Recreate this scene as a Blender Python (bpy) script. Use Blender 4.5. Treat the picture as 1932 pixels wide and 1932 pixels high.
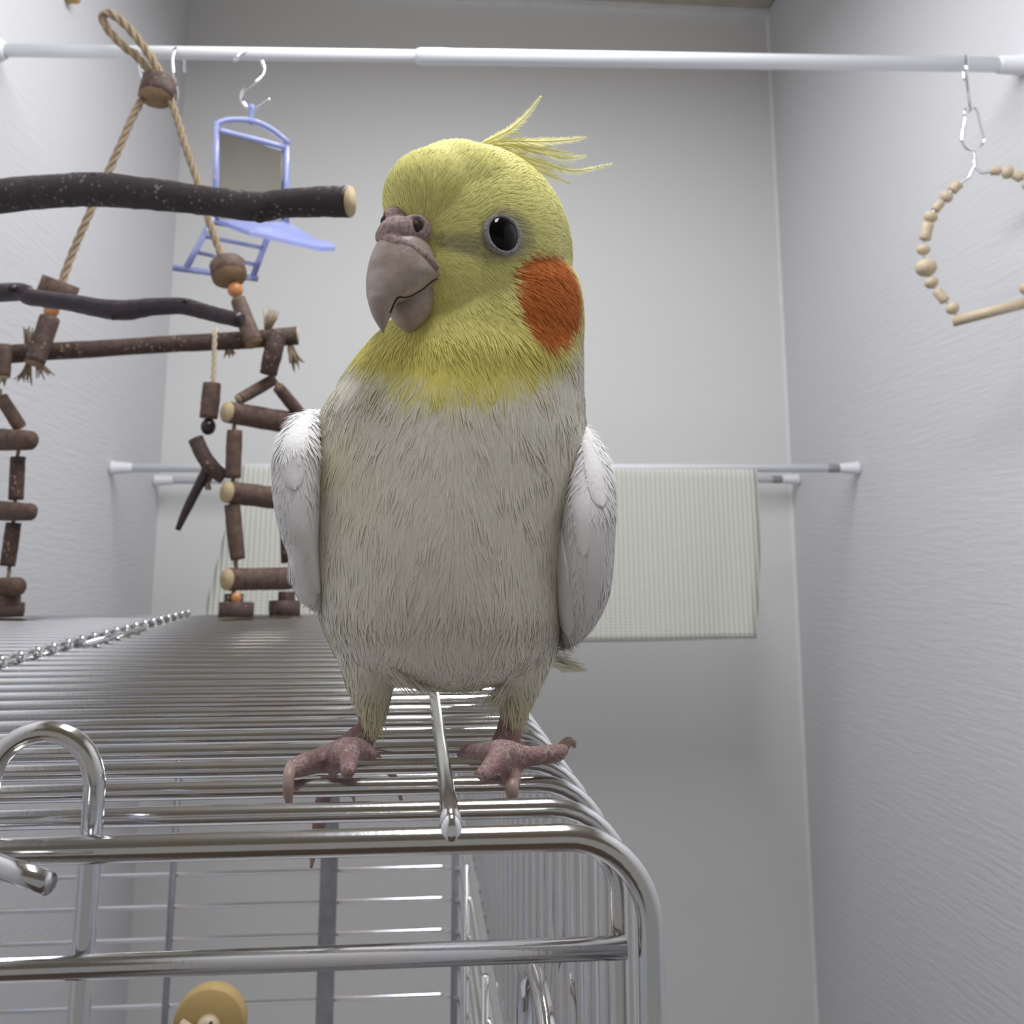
import bpy, bmesh, math, random
import numpy as np
from mathutils import Vector, Matrix
from mathutils.bvhtree import BVHTree

for o in list(bpy.data.objects):
    bpy.data.objects.remove(o)
SC = bpy.context.scene
COL = SC.collection
random.seed(4)
RNG = np.random.default_rng(4)

# ------------------------------------------------------------------ camera
ZC = 1.55                                   # camera height above the floor
CAM = np.array([0.0, 0.0, ZC])
F, PX, PY = 1932.0, 966.0, 686.0            # focal length in pixels and principal point
TH, PS = math.atan(359 / 1932), math.radians(5.3)
FW = np.array([math.sin(PS) * math.cos(TH), math.cos(PS) * math.cos(TH), math.sin(TH)])
RT = np.array([math.cos(PS), -math.sin(PS), 0.0])
UP = np.cross(RT, FW)
cam = bpy.data.cameras.new('camera')
cam.sensor_width = 36
cam.lens = 36 * F / 1932
cam.shift_y = (PY - 966) / 1932
cam.clip_start = 0.01
cam.dof.use_dof = True
cam.dof.focus_distance = 0.215
cam.dof.aperture_fstop = 44
camo = bpy.data.objects.new('camera', cam)
COL.objects.link(camo)
camo.matrix_world = Matrix(((RT[0], UP[0], -FW[0], CAM[0]), (RT[1], UP[1], -FW[1], CAM[1]), (RT[2], UP[2], -FW[2], CAM[2]), (0, 0, 0, 1)))
SC.camera = camo

# ------------------------------------------------------------------ light
w = bpy.data.worlds.new('world')
SC.world = w
w.use_nodes = True
w.node_tree.nodes['Background'].inputs[0].default_value = (1.0, 0.97, 0.92, 1)
w.node_tree.nodes['Background'].inputs[1].default_value = 0.275
LAMP = (0.07, 0.46, ZC + 0.70)                # a long ceiling lamp, its length along the depth of the alcove
la = bpy.data.lights.new('ceiling_lamp_light', 'AREA')
la.shape = 'RECTANGLE'
la.size = 0.13
la.size_y = 0.94
la.energy = 8.5
la.color = (0.97, 0.98, 1.0)
lo = bpy.data.objects.new('ceiling_lamp_light', la)
COL.objects.link(lo)
lo.location = LAMP
SC.view_settings.view_transform = 'Standard'
SC.view_settings.look = 'None'
SC.view_settings.gamma = 1
SC.view_settings.use_curve_mapping = False
SC.view_settings.exposure = 0.0


# ------------------------------------------------------------------ helpers
def at(x, y, **k):
    """the point seen at pixel x, y that lies on the plane X=, Y= or Z= (Z counted from the camera height)"""
    (a, v), = k.items()
    r = FW + RT * (x - PX) / F - UP * (y - PY) / F
    return r * (v / r['XYZ'.index(a)]) + CAM


def proj(P):
    q = np.asarray(P, float) - CAM
    d = q @ FW
    return PX + F * (q @ RT) / d, PY - F * (q @ UP) / d


def pxm(Y):
    return Y / F * 1.0


def srgb(r, g, b):
    f = lambda c: (c / 255 / 12.92) if c / 255 <= 0.04045 else ((c / 255 + 0.055) / 1.055) ** 2.4
    return (f(r), f(g), f(b), 1)


WLOC = {}


def mesh_of(V, Fc, mats=(), smooth=True, midx=None):
    m = bpy.data.meshes.new('mesh')
    m.from_pydata([tuple(map(float, v)) for v in V], [], [tuple(f) for f in Fc])
    for mt in mats:
        m.materials.append(mt)
    if smooth:
        m.polygons.foreach_set('use_smooth', [True] * len(m.polygons))
    if midx is not None:
        m.polygons.foreach_set('material_index', midx)
    m.update()
    return m


def link(name, mesh, parent=None, off=(0, 0, 0), recenter=True):
    """mesh holds world coordinates (or shared data shifted by off); origin goes to its base"""
    o = bpy.data.objects.new(name, mesh)
    COL.objects.link(o)
    off = Vector(off)
    if recenter and mesh.users <= 1:
        n = len(mesh.vertices)
        a = np.empty(n * 3)
        mesh.vertices.foreach_get('co', a)
        a = a.reshape(-1, 3)
        lo_, hi_ = a.min(0), a.max(0)
        c = np.array([(lo_[0] + hi_[0]) / 2, (lo_[1] + hi_[1]) / 2, lo_[2]])
        a -= c
        mesh.vertices.foreach_set('co', a.ravel())
        mesh.update()
        off = off + Vector(c)
    WLOC[o.name] = off
    if parent is not None:
        o.parent = parent
        o.location = off - WLOC[parent.name]
    else:
        o.location = off
    return o


def copy_at(src, delta, parent):
    o = src.copy()
    COL.objects.link(o)
    WLOC[o.name] = WLOC[src.name] + Vector(delta)
    o.parent = parent
    o.location = WLOC[o.name] - (WLOC[parent.name] if parent else Vector((0, 0, 0)))
    return o


def tag(o, label=None, cat=None, group=None, kind=None):
    for k, v in (('label', label), ('category', cat), ('group', group), ('kind', kind)):
        if v:
            o[k] = v
    return o


def thing(name, loc, label, cat, group=None):
    o = bpy.data.objects.new(name, None)
    COL.objects.link(o)
    o.empty_display_size = 0.02
    o.location = loc
    WLOC[o.name] = Vector(loc)
    return tag(o, label, cat, group)


def spline(pts, n=8):
    """Catmull-Rom through rows of any width"""
    p = np.asarray(pts, float)
    if len(p) < 3:
        return np.array([p[0] + (p[-1] - p[0]) * t for t in np.linspace(0, 1, n + 1)])
    q = np.vstack([2 * p[0] - p[1], p, 2 * p[-1] - p[-2]])
    out = []
    for i in range(1, len(q) - 2):
        a, b, c, d = q[i - 1:i + 3]
        for t in np.linspace(0, 1, n, endpoint=False):
            out.append(0.5 * (2 * b + (c - a) * t + (2 * a - 5 * b + 4 * c - d) * t * t + (3 * b - a - 3 * c + d) * t ** 3))
    out.append(p[-1])
    return np.array(out)


def frames(P):
    P = np.asarray(P, float)
    D = np.diff(P, axis=0)
    D /= np.linalg.norm(D, axis=1)[:, None] + 1e-12
    T = np.vstack([D[:1], D[:-1] + D[1:], D[-1:]])
    T /= np.linalg.norm(T, axis=1)[:, None] + 1e-12
    n = np.cross(T[0], [0, 0, 1.0])
    if np.linalg.norm(n) < 1e-3:
        n = np.cross(T[0], [1.0, 0, 0])
    n /= np.linalg.norm(n)
    N = []
    for t in T:
        n = n - t * (n @ t)
        n /= np.linalg.norm(n) + 1e-12
        N.append(n.copy())
    N = np.array(N)
    return T, N, np.cross(T, N)


def tube_data(P, R, seg=10, cap=True, closed=False, rough=0.0, rng=None, round_end=False):
    P = np.asarray(P, float)
    R = np.broadcast_to(np.asarray(R, float), (len(P),)).copy()
    if round_end:
        T0 = P[0] - P[1]; T0 /= np.linalg.norm(T0); T1 = P[-1] - P[-2]; T1 /= np.linalg.norm(T1)
        P = np.vstack([P[0] + T0 * R[0] * .9, P[0] + T0 * R[0] * .6, P, P[-1] + T1 * R[-1] * .6, P[-1] + T1 * R[-1] * .9])
        R = np.concatenate([[R[0] * .35, R[0] * .78], R, [R[-1] * .78, R[-1] * .35]])
    T, N, B = frames(P)
    a = np.linspace(0, 2 * math.pi, seg, endpoint=False)
    V = []
    for i in range(len(P)):
        rr = R[i] * (1 + (rough * (rng.random(seg) - .5) if rough else 0))
        V.append(P[i] + (np.outer(np.cos(a) * rr, N[i]) + np.outer(np.sin(a) * rr, B[i])))
    V = np.vstack(V)
    Fc = []
    n = len(P)
    for i in range(n if closed else n - 1):
        j = (i + 1) % n
        for k in range(seg):
            l = (k + 1) % seg
            Fc.append((i * seg + k, i * seg + l, j * seg + l, j * seg + k))
    mi = [0] * len(Fc)
    if cap and not closed:
        Fc.append(tuple(range(seg))[::-1])
        Fc.append(tuple((n - 1) * seg + k for k in range(seg)))
        mi += [1, 1]
    return V, Fc, mi


class MB:
    """collects shapes into one mesh"""

    def __init__(s):
        s.V, s.F, s.M, s.n = [], [], [], 0

    def add(s, V, Fc, mi=None):
        s.V.append(np.asarray(V, float))
        s.F += [tuple(i + s.n for i in f) for f in Fc]
        s.M += list(mi) if mi is not None else [0] * len(Fc)
        s.n += len(V)
        return s

    def tube(s, P, R, seg=10, **k):
        return s.add(*tube_data(P, R, seg, **k))

    def box(s, lo, hi):
        x0, y0, z0 = lo
        x1, y1, z1 = hi
        V = [(x, y, z) for z in (z0, z1) for y in (y0, y1) for x in (x0, x1)]
        return s.add(V, [(0, 2, 3, 1), (4, 5, 7, 6), (0, 1, 5, 4), (2, 6, 7, 3), (0, 4, 6, 2), (1, 3, 7, 5)])

    def lathe(s, c, axis, prof, seg=16, mi=0):
        """prof rows (distance along axis, radius)"""
        ax = np.asarray(axis, float)
        ax = ax / np.linalg.norm(ax)
        n = np.cross(ax, [0, 0, 1.0])
        if np.linalg.norm(n) < 1e-3:
            n = np.array([1.0, 0, 0])
        n /= np.linalg.norm(n)
        b = np.cross(ax, n)
        a = np.linspace(0, 2 * math.pi, seg, endpoint=False)
        V = []
        for t, r in prof:
            V.append(np.asarray(c) + ax * t + np.outer(np.cos(a) * r, n) + np.outer(np.sin(a) * r, b))
        Fc = []
        for i in range(len(prof) - 1):
            for k in range(seg):
                l = (k + 1) % seg
                Fc.append((i * seg + k, i * seg + l, (i + 1) * seg + l, (i + 1) * seg + k))
        Fc.append(tuple(range(seg))[::-1])
        Fc.append(tuple((len(prof) - 1) * seg + k for k in range(seg)))
        return s.add(np.vstack(V), Fc, [mi] * len(Fc))

    def ball(s, c, r, scale=(1, 1, 1), seg=16, rings=10, R=None, mi=0):
        t = np.linspace(0, math.pi, rings + 1)[1:-1]
        a = np.linspace(0, 2 * math.pi, seg, endpoint=False)
        V = [(0, 0, 1)] + [(math.sin(q) * math.cos(p), math.sin(q) * math.sin(p), math.cos(q)) for q in t for p in a] + [(0, 0, -1)]
        V = np.array(V, float) * r * np.array(scale)
        if R is not None:
            V = V @ np.asarray(R).T
        V = V + np.asarray(c)
        Fc = [(0, 1 + k, 1 + (k + 1) % seg) for k in range(seg)]
        for i in range(rings - 2):
            for k in range(seg):
                l = (k + 1) % seg
                Fc.append((1 + i * seg + k, 1 + (i + 1) * seg + k, 1 + (i + 1) * seg + l, 1 + i * seg + l))
        e = 1 + (rings - 2) * seg
        Fc += [(e + k, len(V) - 1, e + (k + 1) % seg) for k in range(seg)]
        return s.add(V, Fc, [mi] * len(Fc))

    def mesh(s, mats, smooth=True):
        V = np.vstack(s.V)
        return mesh_of(V, s.F, mats, smooth, s.M if len(mats) > 1 else None)

    def build(s, name, mats, parent=None, smooth=True, off=(0, 0, 0)):
        if not isinstance(mats, (list, tuple)):
            mats = [mats]
        return link(name, s.mesh(mats, smooth), parent, off)


# ------------------------------------------------------------------ materials
def nodes_of(name):
    m = bpy.data.materials.new(name)
    m.use_nodes = True
    nt = m.node_tree
    return m, nt, nt.nodes['Principled BSDF']


def nd(nt, typ, **k):
    n = nt.nodes.new(typ)
    for a, v in k.items():
        if a.startswith('i_'):
            n.inputs[a[2:].replace('_', ' ')].default_value = v
        else:
            setattr(n, a, v)
    return n


def coords(nt, scale=(1, 1, 1)):
    tc = nd(nt, 'ShaderNodeTexCoord')
    mp = nd(nt, 'ShaderNodeMapping')
    mp.inputs['Scale'].default_value = scale
    nt.links.new(tc.outputs['Object'], mp.inputs['Vector'])
    return mp.outputs['Vector']


def noise(nt, vec, scale, detail=4, rough=0.6):
    n = nd(nt, 'ShaderNodeTexNoise')
    n.inputs['Scale'].default_value = scale
    n.inputs['Detail'].default_value = detail
    n.inputs['Roughness'].default_value = rough
    nt.links.new(vec, n.inputs['Vector'])
    return n.outputs['Fac']


def ramp(nt, fac, stops):
    r = nd(nt, 'ShaderNodeValToRGB')
    e = r.color_ramp.elements
    while len(e) < len(stops):
        e.new(0.5)
    for i, (p, c) in enumerate(stops):
        e[i].position = p
        e[i].color = c
    nt.links.new(fac, r.inputs['Fac'])
    return r.outputs['Color']


def bump(nt, b, height, strength=0.3, dist=0.001):
    n = nd(nt, 'ShaderNodeBump')
    n.inputs['Strength'].default_value = strength
    n.inputs['Distance'].default_value = dist
    nt.links.new(height, n.inputs['Height'])
    nt.links.new(n.outputs['Normal'], b.inputs['Normal'])


def plain(name, col, rough=0.5, metal=0.0, nscale=40, var=0.06, bstr=0.0, bd=0.0005, **k):
    m, nt, b = nodes_of(name)
    v = coords(nt)
    f = noise(nt, v, nscale)
    c = np.array(col[:3])
    nt.links.new(ramp(nt, f, [(0.3, (*(c * (1 - var)), 1)), (0.7, (*np.minimum(c * (1 + var), 1), 1))]), b.inputs['Base Color'])
    b.inputs['Roughness'].default_value = rough
    b.inputs['Metallic'].default_value = metal
    for a, val in k.items():
        b.inputs[a.replace('_', ' ')].default_value = val
    if bstr:
        bump(nt, b, noise(nt, v, nscale * 3), bstr, bd)
    return m


def wall_mat(name, scale, col, bs=0.55):
    """off-white wallpaper with fine embossed horizontal ripples"""
    m, nt, b = nodes_of(name)
    v = coords(nt, scale)
    f = noise(nt, v, 1.0, 5, 0.65)
    v2 = coords(nt)
    f2 = noise(nt, v2, 3.0, 3)
    c = np.array(col[:3])
    nt.links.new(ramp(nt, f2, [(0.3, (*(c * .985), 1)), (0.7, (*c, 1))]), b.inputs['Base Color'])
    b.inputs['Roughness'].default_value = 0.62
    b.inputs['Specular IOR Level'].default_value = 0.25
    bump(nt, b, f, bs, 0.0016)
    return m


def bark_mat(name, dark, light, speck=0.0, rough=0.55):
    m, nt, b = nodes_of(name)
    v = coords(nt)
    f = noise(nt, v, 160, 6, 0.7)
    col = ramp(nt, f, [(0.3, dark), (0.55, tuple(np.array(dark) * .5 + np.array(light) * .5)), (0.8, light)])
    if speck:
        vo = nd(nt, 'ShaderNodeTexVoronoi')
        vo.inputs['Scale'].default_value = 330
        nt.links.new(v, vo.inputs['Vector'])
        f3 = noise(nt, v, 90, 2)
        mul = nd(nt, 'ShaderNodeMath', operation='ADD')
        nt.links.new(vo.outputs['Distance'], mul.inputs[0])
        nt.links.new(f3, mul.inputs[1])
        mask = ramp(nt, mul.outputs[0], [(0.62, (1, 1, 1, 1)), (0.69, (0, 0, 0, 1))])
        mx = nd(nt, 'ShaderNodeMix', data_type='RGBA')
        nt.links.new(mask, mx.inputs['Factor'])
        nt.links.new(col, mx.inputs['A'])
        mx.inputs['B'].default_value = srgb(*speck)
        col = mx.outputs['Result']
    nt.links.new(col, b.inputs['Base Color'])
    b.inputs['Roughness'].default_value = rough
    bump(nt, b, f, 0.6, 0.0012)
    return m


def metal_mat(name, col, rough, var=0.12, nscale=90, tint=0.0):
    m, nt, b = nodes_of(name)
    v = coords(nt)
    f = noise(nt, v, nscale, 3)
    c = np.array(col[:3])
    stops = [(0.3, (*(c * (1 - var)), 1)), (0.7, (*np.minimum(c * (1 + var), 1), 1))]
    if tint:
        stops = [(0.30, (*(c * [1.0, .93, .86]), 1)), (0.5, (*c, 1)), (0.7, (*np.minimum(c * [.93, .98, 1.08], 1), 1))]
    nt.links.new(ramp(nt, f, stops), b.inputs['Base Color'])
    b.inputs['Metallic'].default_value = 1
    b.inputs['Roughness'].default_value = rough
    bump(nt, b, noise(nt, v, 900, 2), 0.06, 0.0003)
    return m


def plumage_mat(name, streak=True):
    """pigment comes from the colour attribute of the mesh; skin of the feet is masked by its alpha"""
    m, nt, b = nodes_of(name)
    at_ = nd(nt, 'ShaderNodeVertexColor', layer_name='pigment')
    v = coords(nt)
    vo = nd(nt, 'ShaderNodeTexVoronoi', feature='DISTANCE_TO_EDGE')
    vo.inputs['Scale'].default_value = 950
    nt.links.new(v, vo.inputs['Vector'])
    scal = ramp(nt, vo.outputs['Distance'], [(0.0, (1, 1, 1, 1)), (0.16, (0, 0, 0, 1))])
    nz = noise(nt, v, 420, 3)
    nzc = ramp(nt, nz, [(0.42, (0, 0, 0, 1)), (0.62, (1, 1, 1, 1))])
    k = nd(nt, 'ShaderNodeMath', operation='MULTIPLY')
    nt.links.new(scal, k.inputs[0])
    nt.links.new(nzc, k.inputs[1])
    k2 = nd(nt, 'ShaderNodeMath', operation='MULTIPLY')
    nt.links.new(k.outputs[0], k2.inputs[0])
    nt.links.new(at_.outputs['Alpha'], k2.inputs[1])
    mx = nd(nt, 'ShaderNodeMix', data_type='RGBA')
    nt.links.new(k2.outputs[0], mx.inputs['Factor'])
    nt.links.new(at_.outputs['Color'], mx.inputs['A'])
    mx.inputs['B'].default_value = srgb(196, 182, 178)
    nt.links.new(mx.outputs['Result'], b.inputs['Base Color'])
    b.inputs['Roughness'].default_value = 0.75
    b.inputs['Specular IOR Level'].default_value = 0.2
    mp = coords(nt, (1, 1, .18))
    f = noise(nt, mp, 900, 3)
    inv = nd(nt, 'ShaderNodeMath', operation='SUBTRACT')
    inv.inputs[0].default_value = 1
    nt.links.new(at_.outputs['Alpha'], inv.inputs[1])
    h1 = nd(nt, 'ShaderNodeMath', operation='MULTIPLY')
    nt.links.new(f, h1.inputs[0])
    nt.links.new(inv.outputs[0], h1.inputs[1])
    h2 = nd(nt, 'ShaderNodeMath', operation='MULTIPLY_ADD')
    nt.links.new(vo.outputs['Distance'], h2.inputs[0])
    nt.links.new(at_.outputs['Alpha'], h2.inputs[1])
    nt.links.new(h1.outputs[0], h2.inputs[2])
    bump(nt, b, h2.outputs[0], 0.35, 0.0006)
    return m


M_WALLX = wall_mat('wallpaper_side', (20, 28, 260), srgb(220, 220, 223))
M_WALLY = wall_mat('wallpaper_back', (28, 20, 260), srgb(234, 234, 233), 0.22)  # same paper, paler than the sides: missing lamp light put into the colour
M_CEIL = plain('ceiling_board', srgb(196, 188, 172), 0.8, nscale=30, var=.12, bstr=.3)
M_FLOOR = plain('floor_board', srgb(128, 112, 98), 0.5, nscale=12, var=.15)
M_TRIM = plain('white_caulk', srgb(240, 240, 240), 0.5)
M_RODW = plain('white_coated_steel', srgb(236, 238, 243), 0.28, nscale=10, var=.015)
M_CAP = plain('white_plastic', srgb(238, 239, 243), 0.4, nscale=10, var=.015)
M_GREY = plain('grey_plastic', srgb(150, 150, 152), 0.5)
M_CHROME = metal_mat('chrome', (0.86, 0.87, 0.9), 0.1, .03)
M_ZINC = metal_mat('zinc_plated_wire', (0.74, 0.74, 0.75), 0.15, .1, 60, tint=1)
M_ZINC2 = metal_mat('zinc_plated_frame', (0.69, 0.69, 0.69), 0.14, .12, 40, tint=1)
M_STRAP = metal_mat('dull_steel_strap', (0.36, 0.37, 0.4), 0.42)
M_ROPE = plain('jute_rope', srgb(152, 134, 110), 0.9, nscale=500, var=.25, bstr=.5)
M_CORD = plain('cotton_cord', srgb(214, 200, 170), 0.9, nscale=500, var=.1, bstr=.3)
M_BARK = bark_mat('brown_bark', srgb(64, 46, 40), srgb(122, 98, 84), rough=.75)
M_BARKS = bark_mat('speckled_bark', srgb(50, 34, 31), srgb(98, 76, 66), (150, 122, 100), rough=.7)
M_BARKD = bark_mat('dark_branch_bark', srgb(24, 16, 17), srgb(52, 38, 39), (112, 100, 98), rough=.48)
M_BARKV = bark_mat('violet_branch_bark', srgb(32, 20, 26), srgb(60, 43, 51), rough=.34)
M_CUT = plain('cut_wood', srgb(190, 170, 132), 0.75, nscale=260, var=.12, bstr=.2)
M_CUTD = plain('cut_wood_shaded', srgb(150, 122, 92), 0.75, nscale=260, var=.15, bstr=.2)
M_PALE = plain('pale_turned_wood', srgb(204, 186, 158), 0.5, nscale=120, var=.08)
M_OCHRE = plain('ochre_wood', srgb(180, 152, 98), 0.55, nscale=60, var=.06)
M_ORANGE = plain('orange_varnished_wood', srgb(196, 134, 84), 0.3, nscale=90, var=.12)
M_DARKB = plain('dark_violet_varnish', srgb(40, 22, 30), 0.25)
M_MIRROR = metal_mat('mirror_glass', (0.36, 0.34, 0.29), 0.03, .02)
M_WIRE = metal_mat('dull_wire', (0.55, 0.55, 0.56), 0.3)


def blue_mat():
    m, nt, b = nodes_of('translucent_blue_plastic')
    f = noise(nt, coords(nt), 30)
    nt.links.new(ramp(nt, f, [(0.3, srgb(184, 194, 250)), (0.7, srgb(202, 211, 255))]), b.inputs['Base Color'])
    b.inputs['Roughness'].default_value = 0.12
    b.inputs['Transmission Weight'].default_value = 0.6
    b.inputs['IOR'].default_value = 1.45
    return m


M_BLUE = blue_mat()


def towel_mat():
    m, nt, b = nodes_of('cream_waffle_cloth')
    v = coords(nt)
    wx = nd(nt, 'ShaderNodeTexWave', wave_type='BANDS', bands_direction='X')
    wz = nd(nt, 'ShaderNodeTexWave', wave_type='BANDS', bands_direction='Z')
    for n_, s_ in ((wx, 56), (wz, 90)):
        n_.inputs['Scale'].default_value = s_
        n_.inputs['Distortion'].default_value = 0.4
        n_.inputs['Detail'].default_value = 1
        nt.links.new(v, n_.inputs['Vector'])
    mu = nd(nt, 'ShaderNodeMath', operation='MULTIPLY_ADD')
    nt.links.new(wz.outputs['Fac'], mu.inputs[0])
    mu.inputs[1].default_value = 0.35
    nt.links.new(wx.outputs['Fac'], mu.inputs[2])
    nt.links.new(ramp(nt, mu.outputs[0], [(0.1, srgb(206, 206, 196)), (0.7, srgb(222, 222, 213))]), b.inputs['Base Color'])
    b.inputs['Roughness'].default_value = 0.95
    b.inputs['Specular IOR Level'].default_value = 0.1
    bump(nt, b, mu.outputs[0], 0.6, 0.002)
    return m


M_TOWEL = towel_mat()
M_PLUME = plumage_mat('plumage')
M_BEAK = plain('grey_horn_beak', srgb(176, 158, 150), 0.42, nscale=420, var=.16, bstr=.2)
M_CERE = plain('powdery_pink_cere', srgb(182, 158, 154), 0.75, nscale=1100, var=.45, bstr=.8)
M_NOSTRIL = plain('dark_nostril', srgb(42, 24, 26), 0.6)
M_EYE = plain('black_eye', srgb(8, 6, 7), 0.06, Specular_IOR_Level=.22)
M_LID = plain('grey_eyelid', srgb(158, 154, 156), 0.75, nscale=1400, var=.4, bstr=.8)
M_CLAW = plain('pinkish_claw', srgb(172, 146, 136), 0.4, nscale=300, var=.1)

# ------------------------------------------------------------------ setting
XL, XR, YB, ZT = -0.336, 0.518, 1.387, ZC + 0.812
Yf = -0.32


def struct(name, mb, mat, parent=None, smooth=False):
    o = mb.build(name, mat, parent, smooth)
    tag(o, kind='structure')
    return o


struct('wall_back', MB().box((XL - .05, YB, 0), (XR + .05, YB + .05, ZT)), M_WALLY)
struct('wall_left', MB().box((XL - .05, Yf, 0), (XL, YB, ZT)), M_WALLX)
struct('wall_right', MB().box((XR, Yf, 0), (XR + .05, YB, ZT)), M_WALLX)
struct('floor', MB().box((-1.7, -2.4, -.05), (1.9, YB + .05, 0)), M_FLOOR)
ceil = struct('ceiling', MB().box((-1.7, -2.4, ZT), (1.9, YB + .05, ZT + .05)), M_CEIL)
for i in range(6):
    yy = YB - .006 - .30 * (i + 1)
    struct('ceiling_board', MB().box((XL + .004, yy + .004, ZT - .004), (XR - .004, yy + .296, ZT)), M_CEIL, ceil)
struct('trim_1', MB().box((XL, YB - .008, ZT - .014), (XR, YB, ZT)), M_TRIM)
q = .0035
struct('trim_2', MB().add([(XR, YB, 0), (XR - q, YB, 0), (XR, YB - q, 0), (XR, YB, ZT - .014), (XR - q, YB, ZT - .014), (XR, YB - q, ZT - .014)],
                          [(0, 1, 2), (3, 5, 4), (1, 4, 5, 2), (0, 3, 4, 1), (0, 2, 5, 3)]), M_TRIM)

# ceiling lamp (above the frame)
lt = thing('ceiling_lamp', (LAMP[0], LAMP[1], LAMP[2] + .002), 'long white ceiling lamp above the cage', 'lamp')
MB().box((LAMP[0] - .085, LAMP[1] - .49, LAMP[2] + .03), (LAMP[0] + .085, LAMP[1] + .49, ZT - .0045)).build('housing', M_CAP, lt, smooth=False)
MB().box((LAMP[0] - .075, LAMP[1] - .48, LAMP[2] + .002), (LAMP[0] + .075, LAMP[1] + .48, LAMP[2] + .03)).build('diffuser', M_CAP, lt, smooth=False)

# round cream disc on the left wall
c = at(125, -11, X=XL)
k = MB().lathe(c, (1, 0, 0), [(0, .0085), (.008, .0085), (.011, .0078), (.012, .005)], 20).build('wall_knob', M_OCHRE)
tag(k, 'small round cream yellow knob on the left wall above the rod', 'knob')


# ------------------------------------------------------------------ rods
def rod(name, a, b, r, label, split=None, capr=1.5, capl=.03):
    """a on the left wall, b on the right wall"""
    a, b = np.array(a), np.array(b)
    d = (b - a) / np.linalg.norm(b - a)
    t = thing(name, a, label, 'rod')
    if split is not None:
        s = a + (b - a) * split
        MB().tube([a + d * .004, s], r * .8, 20).build('inner_tube', M_RODW, t)
        MB().lathe(s, d, [(0, r * .8), (.004, r * 1.04), (.022, r * 1.06), (.03, r), ((np.linalg.norm(b - s) - .004), r)], 24).build('outer_tube', M_RODW, t)
    else:
        MB().tube([a + d * .004, b - d * .004], r, 20).build('tube', M_RODW, t)
        MB().lathe(b - d * (capl + .016), d, [(0, r), (.002, r * 1.08), (.012, r * 1.08), (.014, r)], 20).build('adjusting_collar', M_GREY, t)
    for p, s, cl in ((a, 1, capl if split is None else .006), (b, -1, capl)):
        MB().lathe(p, d * s, [(0.0005, r * capr * 1.12), (.003, r * capr * 1.12), (.0045, r * capr), (cl, r * 1.18), (cl + .002, r * 1.02)], 24).build('end_cap', M_CAP, t)
    return t


RA, RB = at(-8, 96, X=XL), at(1932, 122, X=XR)
YR = .5 * (RA[1] + RB[1])
RA[1] = RB[1] = YR
rod('tension_rod', RA, RB, .0066, 'long white tension rod across the top of the alcove with toys hung from it', split=.385, capr=1.3, capl=.022)
T1A, T1B = at(198, 880, X=XL), at(1607, 886, X=XR)
T1A[1] = T1B[1] = 1.165
rod('towel_rod', T1A, T1B, .0048, 'thin white tension rod carrying the front of the cream towel', capr=1.5, capl=.022)
T2A, T2B = at(293, 907, X=XL), at(1499, 906, X=XR)
T2A[1] = T2B[1] = YB - .03
rod('towel_rod', T2A, T2B, .0048, 'thin white tension rod close to the back wall behind the towel', capr=1.45, capl=.022)


def rodz(X):
    return RA[2] + (RB[2] - RA[2]) * (X - XL) / (XR - XL)


# ------------------------------------------------------------------ towel
def towel():
    nu, nv = 56, 40
    zt = T1A[2] + .0056
    yr = T1A[1]
    xlT, xlB = at(456, 870, Y=yr)[0], at(376, 1190, Y=yr - .012)[0]
    xrT, xrB = at(1425, 870, Y=yr)[0], at(1425, 1207, Y=yr - .012)[0]
    zb = at(1100, 1204, Y=yr - .012)[2]
    r = .0058
    H = zt - zb
    V = []
    for j in range(nv + 1):
        t = j / nv
        # path: back hem -> over the rod -> front hem
        if t < .3:
            s = (0.3 - t) / .3
            y, z, g = yr + r + .004 * s, zt - r - s * H * .62, 0
        elif t < .4:
            a = (t - .3) / .1 * math.pi
            y, z, g = yr + r * math.cos(a), zt - r + r * math.sin(a), 0
        else:
            s = (t - .4) / .6
            y, z, g = yr - r - .006 * s, zt - r - s * (H - r), s
        for i in range(nu + 1):
            u = i / nu
            x0 = xlT + (xlB - xlT) * g
            x1 = xrT + (xrB - xrT) * g + .004 * math.sin(math.pi * g)
            x = x0 + (x1 - x0) * u
            wv = g * (.0035 * math.sin(u * 9 + 1.2) + .002 * math.sin(u * 23 + .4))
            V.append((x, y - abs(wv) * .9 - .008 * g * (1 - u) ** 2, z + .002 * g * math.sin(u * 7) - .003 * g * u))
    Fc = [(j * (nu + 1) + i, j * (nu + 1) + i + 1, (j + 1) * (nu + 1) + i + 1, (j + 1) * (nu + 1) + i) for j in range(nv) for i in range(nu)]
    o = link('towel', mesh_of(V, Fc, [M_TOWEL]))
    sm = o.modifiers.new('thickness', 'SOLIDIFY')
    sm.thickness = .0016
    sm.offset = 1
    tag(o, 'cream waffle-weave towel draped over the front towel rod', 'towel')


towel()


# ------------------------------------------------------------------ hooks, carabiner
def wire_obj(name, rows, r, mat, label, cat, n=8, seg=10, parent=None, group=None):
    P = spline([at(x, y, Y=Y) for x, y, Y in rows], n)
    o = MB().tube(P, r, seg, round_end=True).build(name, mat, parent)
    if parent is None:
        tag(o, label, cat, group)
    return o


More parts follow.
